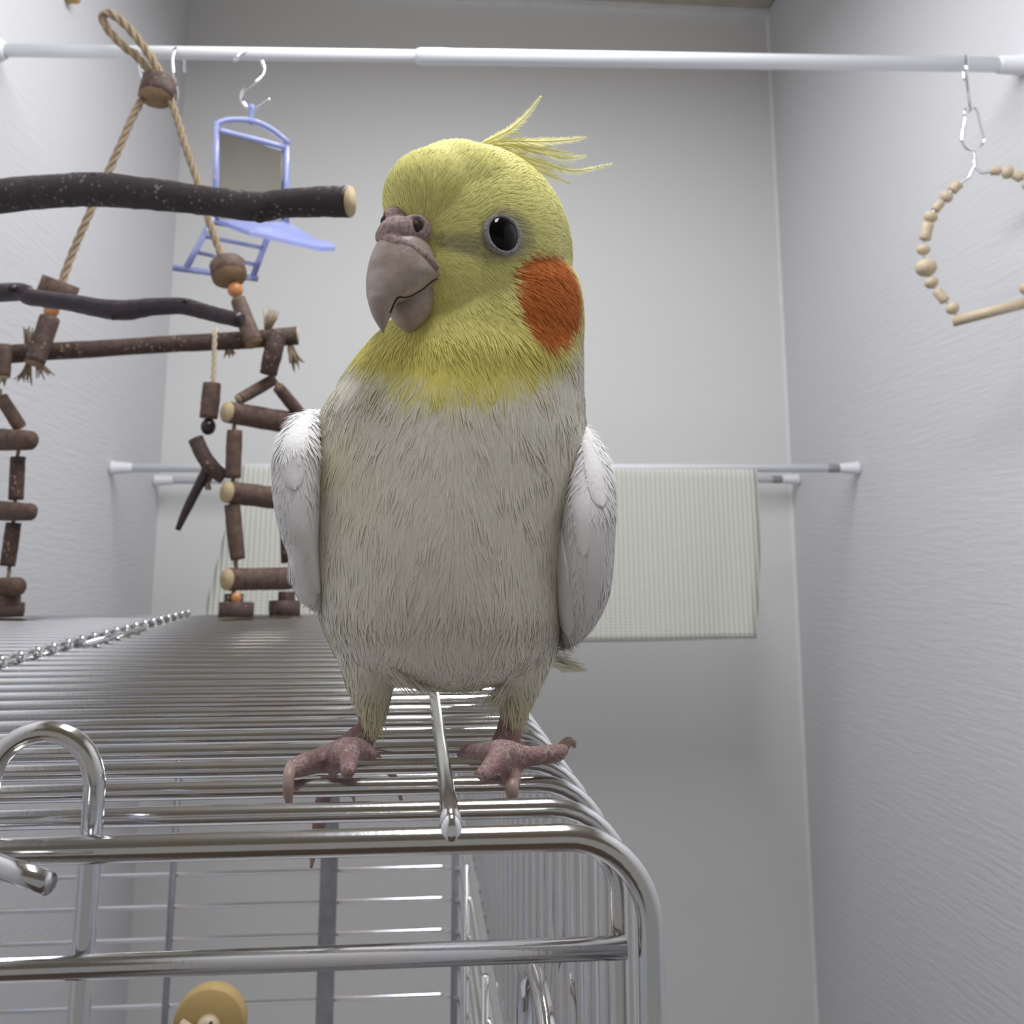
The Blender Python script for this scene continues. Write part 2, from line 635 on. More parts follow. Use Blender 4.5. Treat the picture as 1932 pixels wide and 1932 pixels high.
R_ = YR
wire_obj('s_hook', [(444, 114, R_ - .012), (452, 102, R_ - .011), (466, 94, R_ - .003), (480, 97, R_ + .008), (492, 112, R_ + .0105), (498, 130, R_ + .008), (492, 146, R_), (474, 160, R_ - .002),
                    (459, 172, R_ - .002), (456, 188, R_ - .001), (466, 202, R_), (480, 205, R_), (494, 198, R_ - .001), (507, 188, R_ - .002)], .0014, M_CHROME,
         'chrome S-hook carrying the blue mirror toy on the white rod', 'hook')
wire_obj('s_hook', [(254, 112, R_ + .010), (252, 100, R_ + .004), (257, 96, R_ - .006), (262, 106, R_ - .0105), (265, 128, R_ - .012), (271, 150, R_ - .012), (278, 165, R_ + .001), (290, 172, R_ + .006)], .0014, M_CHROME,
         'chrome S-hook beside the rope loop, half hidden by the wooden block', 'hook')
wire_obj('s_hook', [(349, 134, R_ + .012), (349, 116, R_ + .0115), (342, 96, R_ + .008), (335, 90, R_), (328, 98, R_ - .009), (326, 118, R_ - .011), (330, 150, R_ - .010), (334, 175, R_ - .006), (331, 192, R_ - .002), (322, 196, R_ + .006)], .0014, M_CHROME,
         'chrome S-hook reaching down to the rope end of the wooden block', 'hook')
wire_obj('s_hook', [(1820, 150, R_ + .012), (1818, 128, R_ + .0125), (1820, 111, R_ + .006), (1823, 106, R_ - .002), (1824, 118, R_ - .0115), (1824, 140, R_ - .012), (1827, 170, R_ - .006), (1830, 195, R_ - .003), (1831, 208, R_ + .002), (1829, 212, R_ + .008)], .0015, M_CHROME,
         'chrome S-hook holding the carabiner near the right wall', 'hook')
cb = thing('carabiner', at(1836, 286, Y=R_), 'small silver snap carabiner between hook and bead swing', 'carabiner')
wire_obj('body', [(1822, 222, R_), (1820, 212, R_), (1826, 204, R_), (1836, 202, R_), (1843, 208, R_), (1847, 222, R_), (1852, 243, R_), (1857, 262, R_), (1855, 273, R_), (1846, 281, R_), (1834, 283, R_), (1822, 278, R_), (1815, 266, R_)], .0013, M_CHROME, '', '', parent=cb)
wire_obj('gate', [(1815, 266, R_), (1817, 250, R_), (1820, 236, R_), (1822, 222, R_)], .0017, M_CHROME, '', '', parent=cb)


# ------------------------------------------------------------------ bead swing
def swY(x):
    return R_ + (1838 - x) / 112 * .022


sw = thing('bead_swing', at(1838, 600, Y=R_), 'bird swing of pale wooden beads on wire with a straight grooved perch', 'swing')
left = [(1837, 287), (1838, 300), (1840, 310), (1834, 322), (1828, 334), (1812, 345), (1803, 353), (1786, 371), (1770, 389), (1756, 409), (1748, 437), (1742, 471), (1747, 505), (1757, 533), (1775, 558), (1797, 582), (1806, 602)]
right = [(1837, 287), (1839, 300), (1837, 310), (1845, 320), (1853, 326), (1864, 325), (1878, 322), (1901, 325), (1921, 332), (1941, 347), (1958, 368), (1972, 398), (1979, 440), (1975, 484), (1962, 520), (1936, 545), (1938, 572)]
for ch in (left, right):
    wire_obj('wire', [(x, y, swY(x)) for x, y in ch], .0011, M_WIRE, '', '', parent=sw)


def bead(x, y, rpx, kind, ch, i):
    c_ = at(x, y, Y=swY(x))
    p0, p1 = ch[max(i - 1, 0)], ch[min(i + 1, len(ch) - 1)]
    ax = at(*p1, Y=swY(p1[0])) - at(*p0, Y=swY(p0[0]))
    m_ = pxm(.79)
    mb = MB()
    if kind == 'b':
        r_ = rpx * m_
        prof = [(r_ * math.sin(a) * .86, r_ * math.cos(a)) for a in np.linspace(-1.25, 1.25, 9)]
    else:
        r_, L = rpx * m_, kind * m_
        prof = [(-L, r_ * .86), (-L * .9, r_), (-L * .3, r_ * .97), (L * .3, r_ * .97), (L * .9, r_), (L, r_ * .86)]
    mb.lathe(c_, ax, prof, 16).build('bead', M_PALE, sw)


for i, (r_, kd) in {6: (11, 11), 7: (14, 'b'), 8: (9.5, 11), 9: (14.5, 'b'), 10: (12, 18), 11: (14, 'b'), 12: (22, 'b'), 13: (14.5, 'b'), 14: (10.5, 15), 15: (14, 'b')}.items():
    bead(*left[i], r_, kd, left, i)
for i, (r_, kd) in {6: (10, 9), 7: (14, 'b'), 8: (11, 9), 9: (14, 'b'), 10: (12, 12), 11: (14, 'b'), 12: (14, 18), 13: (22, 'b'), 14: (12, 16), 15: (14, 'b')}.items():
    bead(*right[i], r_, kd, right, i)
pa, pb = at(1797, 607, Y=swY(1797)), at(1946, 569, Y=swY(1946))
MB().tube([pa, pb], 11 * pxm(.79), 12).build('perch', M_PALE, sw)

# ------------------------------------------------------------------ two big perch branches from the left wall


def branch(name, rows, mats, label, seg=16, knots=()):
    """rows px, py, radius px, depth"""
    rng = np.random.default_rng(7)
    sp = spline([(*at(x, y, Y=Y), r * Y / F) for x, y, r, Y in rows], 8)
    V, Fc, mi = tube_data(sp[:, :3], sp[:, 3], seg, rough=.07, rng=rng)
    mb = MB().add(V, Fc, mi)
    for x, y, r, Y, dx, dz in knots:
        p = at(x, y, Y=Y)
        mb.lathe(p, (dx, -.3, dz), [(-r * .8 * Y / F, r * 1.3 * Y / F), (r * .2 * Y / F, r * Y / F), (r * .45 * Y / F, r * .7 * Y / F)], 10)
    o = mb.build(name, mats)
    tag(o, label, 'branch')
    return o


def to_wall(rows):
    """continue the branch to the left wall"""
    (x0, y0, r0, Y0_) = rows[0]
    p = at(x0, y0, Y=Y0_)
    e = np.array([XL + .0005, Y0_ + .03, p[2] - .006])
    X_, Y__ = proj(e)
    return [(X_, Y__, r0, e[1])] + rows


branch('perch_branch', to_wall([(0, 370, 33, .50), (100, 361, 32, .492), (190, 358, 33, .485), (300, 368, 30.5, .477), (400, 380, 28.5, .47), (490, 391, 29, .462), (525, 385, 28, .46), (600, 381, 30, .455), (661, 380.5, 31.5, .45)]),
       [M_BARKD, M_CUT], 'thick dark speckled perch branch with a pale cut end', 18,
       [(183, 333, 15, .482, .1, 1.0), (490, 412, 12, .46, .1, -1)])
branch('perch_branch', to_wall([(0, 552, 17.5, .56), (60, 561, 16, .553), (130, 571, 16, .546), (200, 583, 18.5, .54), (240, 585, 19.5, .537), (290, 579, 17, .532), (345, 578, 16, .527), (400, 592, 15, .522), (455, 605, 14, .515)]),
       [M_BARKV, M_BARKV], 'thin glossy violet-brown perch branch with wavy knots', 14,
       [(22, 542, 10, .553, -.2, 1), (350, 566, 5, .523, .1, 1), (215, 598, 9, .537, .1, -1), (255, 595, 9, .535, .1, -1)])

# ------------------------------------------------------------------ rope and branch gym
GY = .745
gym = thing('branch_play_gym', at(300, 1166, Y=GY), 'hanging bird gym of rope, bark logs and two little ladders', 'bird toy')
rg = np.random.default_rng(11)


def rope(rows, rpx, mat=M_ROPE, strands=3, name='rope', twist=9):
    P = spline([at(x, y, Y=Y) for x, y, Y in rows], 40)
    r_ = rpx * pxm(.75)
    T, N, B = frames(P)
    L = np.concatenate([[0], np.cumsum(np.linalg.norm(np.diff(P, axis=0), axis=1))])
    mb = MB()
    for s_ in range(strands):
        a = L * 2 * math.pi / (r_ * twist) + s_ * 2 * math.pi / strands
        Q = P + N * (np.cos(a) * r_ * .55)[:, None] + B * (np.sin(a) * r_ * .55)[:, None]
        mb.tube(Q, r_ * .5, 7)
    return mb.build(name, mat, gym)


def log(name, rows, mats=(M_BARK, M_CUT), seg=14, n=5, parent=None, rough=.06):
    sp = spline([(*at(x, y, Y=Y), r * Y / F) for x, y, r, Y in rows], n)
    return MB().add(*tube_data(sp[:, :3], sp[:, 3], seg, rough=rough, rng=rg)).build(name, list(mats), parent or gym)


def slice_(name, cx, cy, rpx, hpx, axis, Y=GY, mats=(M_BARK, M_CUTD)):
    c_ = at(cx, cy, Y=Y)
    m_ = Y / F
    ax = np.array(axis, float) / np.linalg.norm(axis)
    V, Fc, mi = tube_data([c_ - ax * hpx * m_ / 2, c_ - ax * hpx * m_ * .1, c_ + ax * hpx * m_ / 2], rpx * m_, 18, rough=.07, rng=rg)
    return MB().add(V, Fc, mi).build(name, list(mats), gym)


def ballp(name, x, y, rpx, mat, Y=GY, sc=(1, 1, 1)):
    return MB().ball(at(x, y, Y=Y), rpx * Y / F, sc).build(name, mat, gym)


def fray(x, y, dx, dy, n=26, L=34, sp=.55, Y=GY):
    """frayed rope end: a brush of fibres"""
    mb = MB()
    b0 = at(x, y, Y=Y)
    m_ = Y / F
    X_ = np.array([1, 0, 0.])
    Z_ = np.array([0, 0, 1.])
    for _ in range(n):
        a = math.atan2(-dy, dx) + (rg.random() - .5) * sp * 2
        d = X_ * math.cos(a) + Z_ * math.sin(a) + np.array([0, (rg.random() - .5) * .8, 0])
        l_ = L * m_ * (.6 + .5 * rg.random())
        s0 = b0 + (rg.random(3) - .5) * 9 * m_
        mb.tube([s0, s0 + d * l_ * .5, s0 + d * l_ + Z_ * (rg.random() - .6) * 5 * m_], [2.4 * m_, 2 * m_, .9 * m_], 5)
    return mb.build('frayed_rope_end', M_ROPE, gym)


# top loop, knot, block
rope([(303, 150, .765), (297, 130, .762), (284, 108, .76), (262, 76, .758), (236, 46, .757), (214, 29, .757), (200, 25, .758), (194, 36, .76), (205, 57, .762), (230, 84, .763), (254, 103, .765), (274, 124, .766), (290, 148, .768)], 8.5)
slice_('rope_knot', 295, 142, 13, 18, (0, .1, 1), .765, (M_ROPE, M_ROPE))
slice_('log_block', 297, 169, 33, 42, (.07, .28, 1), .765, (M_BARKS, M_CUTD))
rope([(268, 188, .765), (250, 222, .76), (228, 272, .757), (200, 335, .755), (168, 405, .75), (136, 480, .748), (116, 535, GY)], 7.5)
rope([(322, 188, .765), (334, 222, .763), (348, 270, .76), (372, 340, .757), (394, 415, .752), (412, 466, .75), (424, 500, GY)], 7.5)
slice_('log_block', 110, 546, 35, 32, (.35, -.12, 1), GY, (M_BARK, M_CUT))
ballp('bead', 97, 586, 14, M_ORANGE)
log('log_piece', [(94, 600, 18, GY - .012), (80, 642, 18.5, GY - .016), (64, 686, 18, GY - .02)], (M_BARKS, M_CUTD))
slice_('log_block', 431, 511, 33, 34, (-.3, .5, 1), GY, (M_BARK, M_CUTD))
ballp('bead', 444, 547, 15, M_ORANGE)
log('log_piece', [(450, 566, 15, GY - .008), (465, 608, 17, GY - .014), (480, 648, 18, GY - .02)], (M_BARK, M_CUTD), seg=7)
log('main_perch', [(-60, 674, 18, GY), (60, 665, 17, GY), (200, 657, 16, GY), (320, 649, 16, GY), (440, 643, 17, GY), (562, 633, 17.5, GY)], (M_BARKS, M_CUT))
log('log_piece', [(9, 652, 14, GY - .014), (6, 712, 12, GY - .016)])
log('log_piece', [(2, 750, 12, GY), (38, 806, 12, GY)], (M_BARK, M_CUTD))
rope([(-2, 735, GY), (2, 752, GY)], 5)
# ladder hanging at the left
for y0, y1, r in ((828, 831, 20), (962, 966, 17.5), (1112, 1106, 18)):
    log('rung', [(-40, y0, r, GY + .012), (10, (y0 + y1) / 2, r, GY), (58 if y0 < 1000 else 34, y1, r * .9, GY - .012)], (M_BARK, M_BARK))
log('rail_piece', [(34, 862, 13, GY), (32, 902, 13, GY), (30, 943, 13, GY)], (M_BARKS, M_CUTD))
log('rail_piece', [(26, 986, 13, GY), (20, 1028, 13.5, GY), (14, 1068, 13, GY)], (M_BARKS, M_CUTD))
for y0, y1, x in ((846, 864, 35), (940, 956, 29), (976, 990, 26), (1066, 1096, 18)):
    rope([(x, y0, GY), (x - 1, (y0 + y1) / 2, GY), (x - 2, y1, GY)], 3.5, name='twine', twist=10)
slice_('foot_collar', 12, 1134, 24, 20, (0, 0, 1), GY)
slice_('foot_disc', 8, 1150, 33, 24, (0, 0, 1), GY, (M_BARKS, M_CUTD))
# ladder at the right
log('log_piece', [(524, 626, 17, GY - .014), (515, 666, 18, GY - .016), (506, 706, 16, GY - .012)], (M_BARKS, M_CUTD))
log('log_piece', [(516, 716, 11, GY), (484, 735, 11.5, GY - .008), (450, 754, 10.5, GY - .018)], (M_BARK, M_CUT))
log('log_piece', [(524, 730, 11, GY), (548, 759, 12, GY + .008), (572, 790, 12.5, GY + .018)], (M_BARK, M_CUTD))
rope([(510, 708, GY), (518, 720, GY), (526, 728, GY)], 6, name='twine')
RL, RR = GY - .024, GY + .018
for (xa, ya), (xb, yb_), r in (((428, 777), (566, 800), 20.5), ((428, 928), (562, 943), 20.5), ((428, 1093), (566, 1090), 20)):
    log('rung', [(xa, ya, r, RL), ((xa + xb) / 2, (ya + yb_) / 2 + 1, r, GY), (xb, yb_, r, RR)], (M_BARK, M_CUT))
log('rail_piece', [(443, 812, 14, RL + .006), (441, 856, 14.5, RL + .006), (440, 902, 14, RL + .006)], (M_BARK, M_CUTD))
log('rail_piece', [(438, 952, 14, RL + .006), (443, 1004, 14.5, RL + .006), (449, 1056, 13, RL + .006)], (M_BARK, M_CUTD))
log('rail_piece', [(543, 820, 13, RR - .004), (543, 918, 13, RR - .004)], (M_BARKS, M_CUTD))
log('rail_piece', [(540, 960, 13, RR - .004), (544, 1062, 13, RR - .004)], (M_BARKS, M_CUTD))
for y0, y1, x in ((798, 816, 442), (898, 912, 440), (944, 956, 437), (1052, 1078, 445), (1104, 1124, 441)):
    rope([(x, y0, RL + .006), (x, (y0 + y1) / 2, RL + .006), (x, y1, RL + .006)], 4, name='twine', twist=10)
slice_('foot_collar', 441, 1131, 17, 20, (0, 0, 1), RL + .006, (M_BARKS, M_CUTD))
ballp('bead', 446, 1127, 9, M_ORANGE, RL - .002)
slice_('foot_disc', 445, 1151, 31, 27, (0, .08, 1), RL + .006, (M_BARKS, M_CUT))
slice_('foot_collar', 541, 1127, 15, 20, (0, 0, 1), RR - .006, (M_BARKS, M_CUTD))
slice_('foot_disc', 537, 1148, 28, 27, (0, .08, 1), RR - .006, (M_BARKS, M_CUT))
# frayed ends around the main perch
fray(505, 622, .1, -1, 26, 40)
fray(548, 655, .35, 1, 26, 40, .35)
fray(432, 656, .2, 1, 12, 18)
fray(52, 652, -.1, -1, 14, 34, .3, GY + .012)
fray(55, 690, -.4, 1, 18, 34, .6)
fray(74, 686, .5, 1, 16, 30, .6)
fray(8, 708, .3, 1, 8, 16)
# hanging twig toy on a cotton cord
rope([(408, 622, GY - .010), (405, 640, GY - .0105), (404, 680, GY - .008), (402, 724, GY - .006)], 4.5, M_CORD, name='cord')
MB().tube(spline([at(403, 632, Y=GY - .008), at(409, 624, Y=GY - .004), at(408, 626, Y=GY + .006), at(406, 660, Y=GY + .007), at(404, 664, Y=GY - .004)], 8), 4 * pxm(.745), 8).build('cord', M_CORD, gym)
log('hanging_twig', [(400, 723, 16.5, GY - .006), (397, 757, 17, GY - .006), (393, 789, 16.5, GY - .006)], (M_BARK, M_CUTD))
ballp('bead', 393, 805, 14, M_DARKB, GY - .006, (1, 1, 1.12))
log('forked_twig', [(369, 828, 14, GY - .006), (383, 858, 14, GY - .007), (400, 882, 14.5, GY - .008), (424, 902, 13, GY - .006)], (M_BARKS, M_BARKS))
log('forked_twig', [(394, 880, 10, GY - .006), (374, 918, 9, GY - .006), (352, 962, 8, GY - .006), (335, 1000, 5, GY - .006)], (M_BARKV, M_BARKV))
rope([(400, 892, GY - .004), (392, 908, GY - .004), (392, 924, GY - .004)], 6, name='twine')

# ------------------------------------------------------------------ blue mirror toy
bm_ = thing('mirror_toy', at(470, 520, Y=YR), 'translucent blue plastic bird mirror with little ladder and ledge', 'bird toy')
YA, YC = YR - .018, YR + .018          # the toy hangs turned: left edge nearer


def bar(name, pts, rpx, parent=bm_, mat=M_BLUE, seg=8, n=6):
    P = spline([at(x, y, Y=Y) for x, y, Y in pts], n) if len(pts) > 2 else [at(x, y, Y=Y) for x, y, Y in pts]
    return MB().tube(P, rpx * pxm(YR), seg).build(name, mat, parent)


bar('hanging_eye', [(474, 234, YR), (475, 216, YR), (477, 206, YR), (474, 200, YR), (470, 206, YR)], 5)
bar('post', [(408, 230, YA), (407, 420, YA)], 6)
bar('post', [(541, 270, YC), (540, 432, YC)], 6)
bar('arch', [(406, 234, YA), (432, 226, YA + .007), (474, 228, YR), (510, 243, YC - .007), (546, 271, YC)], 6)
bar('cross_bar', [(412, 246, YA), (460, 258, YR - .004), (540, 279, YC)], 6)
mq = [at(414, 250, Y=YA), at(535, 284, Y=YC), at(535, 430, Y=YC), at(413, 414, Y=YA)]
nrm = np.cross(mq[1] - mq[0], mq[3] - mq[0])
nrm /= np.linalg.norm(nrm)
if nrm[1] > 0:
    nrm = -nrm
MB().add([p for p in mq] + [p - nrm * .003 for p in mq], [(0, 1, 2, 3), (7, 6, 5, 4), (0, 4, 5, 1), (1, 5, 6, 2), (2, 6, 7, 3), (3, 7, 4, 0)]).build('mirror', M_MIRROR, bm_, smooth=False)
# ledge: flat plate with a perch tongue
pl = [(412, 414, YA), (470, 436, YA - .012), (560, 456, YR - .010), (604, 466, YR), (632, 466, YR + .004), (630, 459, YR + .008), (596, 450, YR + .012), (560, 430, YC + .004), (540, 416, YC + .002)]
tp = [at(*p[:2], Y=p[2]) for p in pl]
nT = len(tp)
MB().add(tp + [p - np.array([0, 0, .0035]) for p in tp], [tuple(range(nT)), tuple(range(2 * nT - 1, nT - 1, -1))] + [(i, i + nT, (i + 1) % nT + nT, (i + 1) % nT) for i in range(nT)]).build('ledge', M_BLUE, bm_, smooth=False)
ld = bar('ladder_rail', [(402, 412, YA - .002), (350, 508, YA - .006)], 6)
bar('ladder_rail', [(508, 440, YR + .006), (476, 526, YR)], 6)
for (xa, ya), (xb, yb_) in (((402, 420), (480, 434)), ((388, 446), (496, 468)), ((372, 476), (484, 500))):
    bar('ladder_rung', [(xa, ya, YA - .003), (xb, yb_, YR + .003)], 4)
bar('ladder_rung', [(326, 505, YA - .010), (486, 526, YR)], 6)

# ------------------------------------------------------------------ cage
ZTOP = ZC - .045
Y0, PITCH, NB = .175, .0198, 30
XRT = .0385                                   # centre of the right-hand wires
XLF = -.318
YREAR = Y0 + PITCH * NB + .004
ZBASE = .90
cage = thing('bird_cage', ((XLF + XRT) / 2, (Y0 + YREAR) / 2, ZBASE), 'large zinc wire bird cage that the cockatiel stands on', 'cage')
RW = .0017
HX = at(200, 1216, Z=-.043)[0]
HX = -.162


def arc(c, r, a0, a1, u, v, n=8):
    return [np.asarray(c) + np.asarray(u) * r * math.cos(a) + np.asarray(v) * r * math.sin(a) for a in np.linspace(a0, a1, n)]


def sup(P, e=.0012):
    """support points at the ends of long straight runs, so that their shading stays straight"""
    P = [np.asarray(p, float) for p in P]
    out = [P[0]]
    for a_, b_ in zip(P, P[1:]):
        L_ = np.linalg.norm(b_ - a_)
        if L_ > .02:
            d_ = (b_ - a_) / L_
            out += [a_ + d_ * e, b_ - d_ * e]
        out.append(b_)
    return np.array(out)


ux, uy, uz = np.eye(3)
BR = .0135
ZRAIL = ZC - .178
# front frame, thick, rounded corner
Pf = [np.array([XLF + BR, Y0, ZTOP])] + [np.array([XRT - BR, Y0, ZTOP])] + arc((XRT - BR, Y0, ZTOP - BR), BR, math.pi / 2, 0, ux, uz, 12)[1:] + [np.array([XRT, Y0, ZBASE + .1])]
Pl = arc((XLF + BR, Y0, ZTOP - BR), BR, math.pi, math.pi / 2, ux, uz, 12)
MB().tube(sup([np.array([XLF, Y0, ZBASE + .1])] + Pl + Pf[1:]), .0021, 16).build('front_frame', M_ZINC2, cage)
# inner door frame
XD, YD, rD = at(1166, 1760, Y=Y0 + .0045)[0], Y0 + .0045, .0017
ZD = ZTOP - .0012
Pd = [np.array([XLF + .02, YD, ZD]), np.array([XD - .008, YD, ZD])] + arc((XD - .008, YD, ZD - .008), .008, math.pi / 2, 0, ux, uz, 8)[1:] + [np.array([XD, YD, ZBASE + .1])]
MB().tube(sup(Pd), rD, 12).build('door_frame', M_ZINC2, cage)
for zpx in (1808,):
    z1 = at(600, zpx, Y=YD - .003)[2]
    for kk in range(4):
        zz = z1 - .0605 * kk
        MB().tube([(XLF + .01, YD - .003, zz - .0002), (at(1181, 1797, Y=YD - .003)[0], YD - .003, zz)], .0018, 12).build('door_wire', M_ZINC2, cage)
# handle loop
hx, hr = at(66, 1487, Y=Y0)[0], 88 * pxm(Y0)
hz = at(66, 1487, Y=Y0)[2]
yh = Y0 + .0038
Ph = [np.array([hx + hr, yh, ZBASE + .1]), np.array([hx + hr, yh, ZTOP - .004]), np.array([hx + hr, yh - .0004, hz])] + \
     arc((hx, yh - .001, hz), hr, 0, math.pi, ux, uz, 16)[1:] + [np.array([hx - hr, yh, ZTOP - .004]), np.array([hx - hr, yh, ZBASE + .1])]
MB().tube(sup(Ph), .0017, 14).build('handle_wire', M_ZINC2, cage)
e0, e1 = at(92, 1668, Y=Y0 - .012), at(-120, 1590, Y=Y0 - .004)
MB().tube([e0, at(30, 1644, Y=Y0 - .009), e1], .0016, 12).build('latch_wire', M_ZINC2, cage)

# top wires: each runs across the lid, bends over the right edge and goes down the side
Pw = [np.array([HX + .001, 0, ZTOP]), np.array([XRT - BR, 0, ZTOP])] + arc((XRT - BR, 0, ZTOP - BR), BR, math.pi / 2, 0, ux, uz, 9)[1:] + [np.array([XRT, 0, ZRAIL])]
base = MB().tube(sup(Pw) + np.array([0, Y0 + PITCH, 0]), RW, 10).build('top_wire', M_ZINC, cage)
for kk in range(2, NB + 1):
    copy_at(base, (0, PITCH * (kk - 1), 0), cage)
Pw = [np.array([XLF, 0, ZRAIL])] + arc((XLF + BR, 0, ZTOP - BR), BR, math.pi, math.pi / 2, ux, uz, 7) + [np.array([HX - .003, 0, ZTOP - .0012])]
base = MB().tube(sup(Pw) + np.array([0, Y0 + PITCH * 5, 0]), RW, 8).build('lid_wire', M_ZINC, cage)
for kk in range(6, NB + 1):
    copy_at(base, (0, PITCH * (kk - 5), 0), cage)
# hinge rod with the little loops that wrap it
ZH = ZTOP + .0022
MB().tube([(HX, Y0 + .002, ZH), (HX, YREAR - .004, ZH)], .0012, 8).build('hinge_rod', M_ZINC2, cage)
lp = MB().tube(arc((HX, Y0 + PITCH, ZH), .0026, 0, 2 * math.pi, ux, uz, 14)[:-1], .00125, 8, closed=True).build('hinge_loop', M_ZINC, cage)
for kk in range(2, NB + 1):
    copy_at(lp, (0, PITCH * (kk - 1), 0), cage)
ya_, yb2 = at(162, 1207, Z=-.040)[1], at(285, 1178, Z=-.040)[1]
xa_ = at(162, 1207, Z=-.040)[0]
MB().tube([(xa_, ya_, ZTOP + .0028), (xa_, yb2, ZTOP + .0028)], .0017, 10).build('lid_stay', M_ZINC2, cage)
# lengthwise bars of the top
xb_ = at(851, 1568, Y=Y0)[0]
MB().add(*tube_data([(xb_, Y0 + .0012, ZTOP + .0018), (xb_, Y0 + .004, ZTOP + .0028), (xb_, Y0 + .02, ZTOP + .0028), (xb_, YREAR, ZTOP + .0028)], [.0019, .0017, .00145, .00145], 12)).build('cross_wire', M_ZINC2, cage)
MB().ball((xb_, Y0 - .0008, ZTOP + .0016), .0019, (.95, .8, 1.35), 12, 8).build('weld', M_CHROME, cage)
MB().tube([(XRT, Y0 + .01, ZRAIL), (XRT, YREAR - BR, ZRAIL)], .0016, 8).build('side_rail', M_ZINC2, cage)
MB().tube([(XLF, Y0 + .01, ZRAIL), (XLF, YREAR - BR, ZRAIL)], .0016, 8).build('side_rail', M_ZINC2, cage)
MB().tube([(XLF + .012, YREAR, ZTOP), (XRT - .012, YREAR, ZTOP)], .0019, 10).build('rear_frame', M_ZINC2, cage)
# rear and lower side wires, U shaped
z0 = at(740, 1638, Y=YREAR)[2]
XS = XRT - .003


def uwire(z, full):
    yA = Y0 + .012 if full else YREAR - BR
    P = [np.array([XS, yA, 0.])] + arc((XS - BR, YREAR - BR, 0), BR, 0, math.pi / 2, ux, uy, 8) + arc((XLF + .003 + BR, YREAR - BR, 0), BR, math.pi / 2, math.pi, ux, uy, 8) + [np.array([XLF + .003, yA, 0.])]
    if not full:
        P = [np.array([XS - BR, YREAR, 0.]), np.array([XLF + BR, YREAR, 0.])]
    return MB().tube(sup(P) + np.array([0, 0, z]), .0016, 8)


zr = .0205
first = uwire(z0, True).build('rear_wire', M_ZINC, cage)
for kk in range(-1, 19):
    if kk:
        copy_at(first, (0, 0, -zr * kk), cage)
first = uwire(z0 + zr * 2, False).build('rear_wire', M_ZINC, cage)
for kk in range(3, 7):
    copy_at(first, (0, 0, zr * (kk - 2)), cage)
for px_ in (325, -40):
    x_ = at(px_, 1700, Y=YREAR)[0]
    MB().tube([(x_, YREAR - .003, ZBASE + .03), (x_, YREAR - .003, ZTOP)], .0022, 8).build('rear_upright', M_STRAP, cage)
MB().tube([(XS - .004, YREAR - .004, ZBASE + .03), (XS - .004, YREAR - .004, ZTOP - .02)], .0024, 8).build('rear_upright', M_STRAP, cage)
for yy in (.64, .48):
    MB().tube([(XRT - .0055, yy, ZBASE + .03), (XRT - .0055, yy, ZRAIL)], .0018, 8).build('side_upright', M_ZINC2, cage)
x_ = at(619, 1700, Y=YREAR - .012)[0]
MB().box((x_ - .0058, YREAR - .014, ZBASE + .03), (x_ + .0058, YREAR - .011, ZTOP - .006)).build('flat_strap', M_STRAP, cage, smooth=False)
# feeder ring on the side wall
rc = at(1016, 2010, X=XRT - .008)
MB().tube([rc + np.array([0, math.cos(a) * .030, math.sin(a) * .018]) for a in np.linspace(0, 2 * math.pi, 28)[:-1]], .0022, 8, closed=True).build('feeder_ring', M_ZINC2, cage)
# tray below
MB().box((XLF - .004, Y0 - .004, ZBASE), (XRT + .004, YREAR + .004, ZBASE + .004)).box((XLF - .004, Y0 - .004, ZBASE), (XLF, YREAR + .004, ZBASE + .105)).box((XRT, Y0 - .004, ZBASE), (XRT + .004, YREAR + .004, ZBASE + .105)) \
    .box((XLF - .004, Y0 - .004, ZBASE), (XRT + .004, Y0, ZBASE + .105)).box((XLF - .004, YREAR, ZBASE), (XRT + .004, YREAR + .004, ZBASE + .105)).build('tray', M_CAP, cage, smooth=False)
# stand under the cage (below the frame)
st = thing('cage_stand', ((XLF + XRT) / 2, (Y0 + YREAR) / 2, 0), 'plain white stand under the wire cage', 'stand')
MB().box((XLF - .01, Y0 - .02, ZBASE - .025), (XRT + .02, YREAR + .02, ZBASE)).build('top', M_CAP, st, smooth=False)
for x_ in (XLF, XRT - .02):
    for y_ in (Y0, YREAR - .03):
        MB().box((x_, y_, 0), (x_ + .03, y_ + .03, ZBASE - .025)).build('leg', M_CAP, st, smooth=False)

# wooden perch inside, seen end on
Yp = .50
pc = at(393, 1938, Y=Yp)
perch = thing('wooden_disc_toy', (pc[0], pc[1], ZBASE + .004), 'round wooden disc with washer and wing nut inside the cage', 'bird toy')
mP = Yp / F
MB().lathe(pc, (0, 1, 0), [(0, 56 * mP), (.0015, 60 * mP), (.008, 60 * mP), (.0095, 56 * mP)], 32).build('disc', M_OCHRE, perch)
MB().tube([pc + uy * .0048 - uz * .0148, np.array([pc[0], pc[1] + .0048, ZBASE + .004])], .004, 12).build('post', M_PALE, perch)
MB().lathe(pc - uy * .0045, (0, 1, 0), [(0, 13 * mP), (.002, 19 * mP), (.0045, 21 * mP)], 20).build('washer', M_PALE, perch)
MB().tube([pc - uy * .0047 + np.array([-.0032, 0, -.002]), pc - uy * .0047 + np.array([.0022, 0, .0038])], .0007, 6).build('slot', M_NOSTRIL, perch)
MB().tube([pc + np.array([-.0115, -.001, .0015]), pc + np.array([-.0055, -.003, -.0005])], [.003, .002], 8).build('wing', M_PALE, perch)

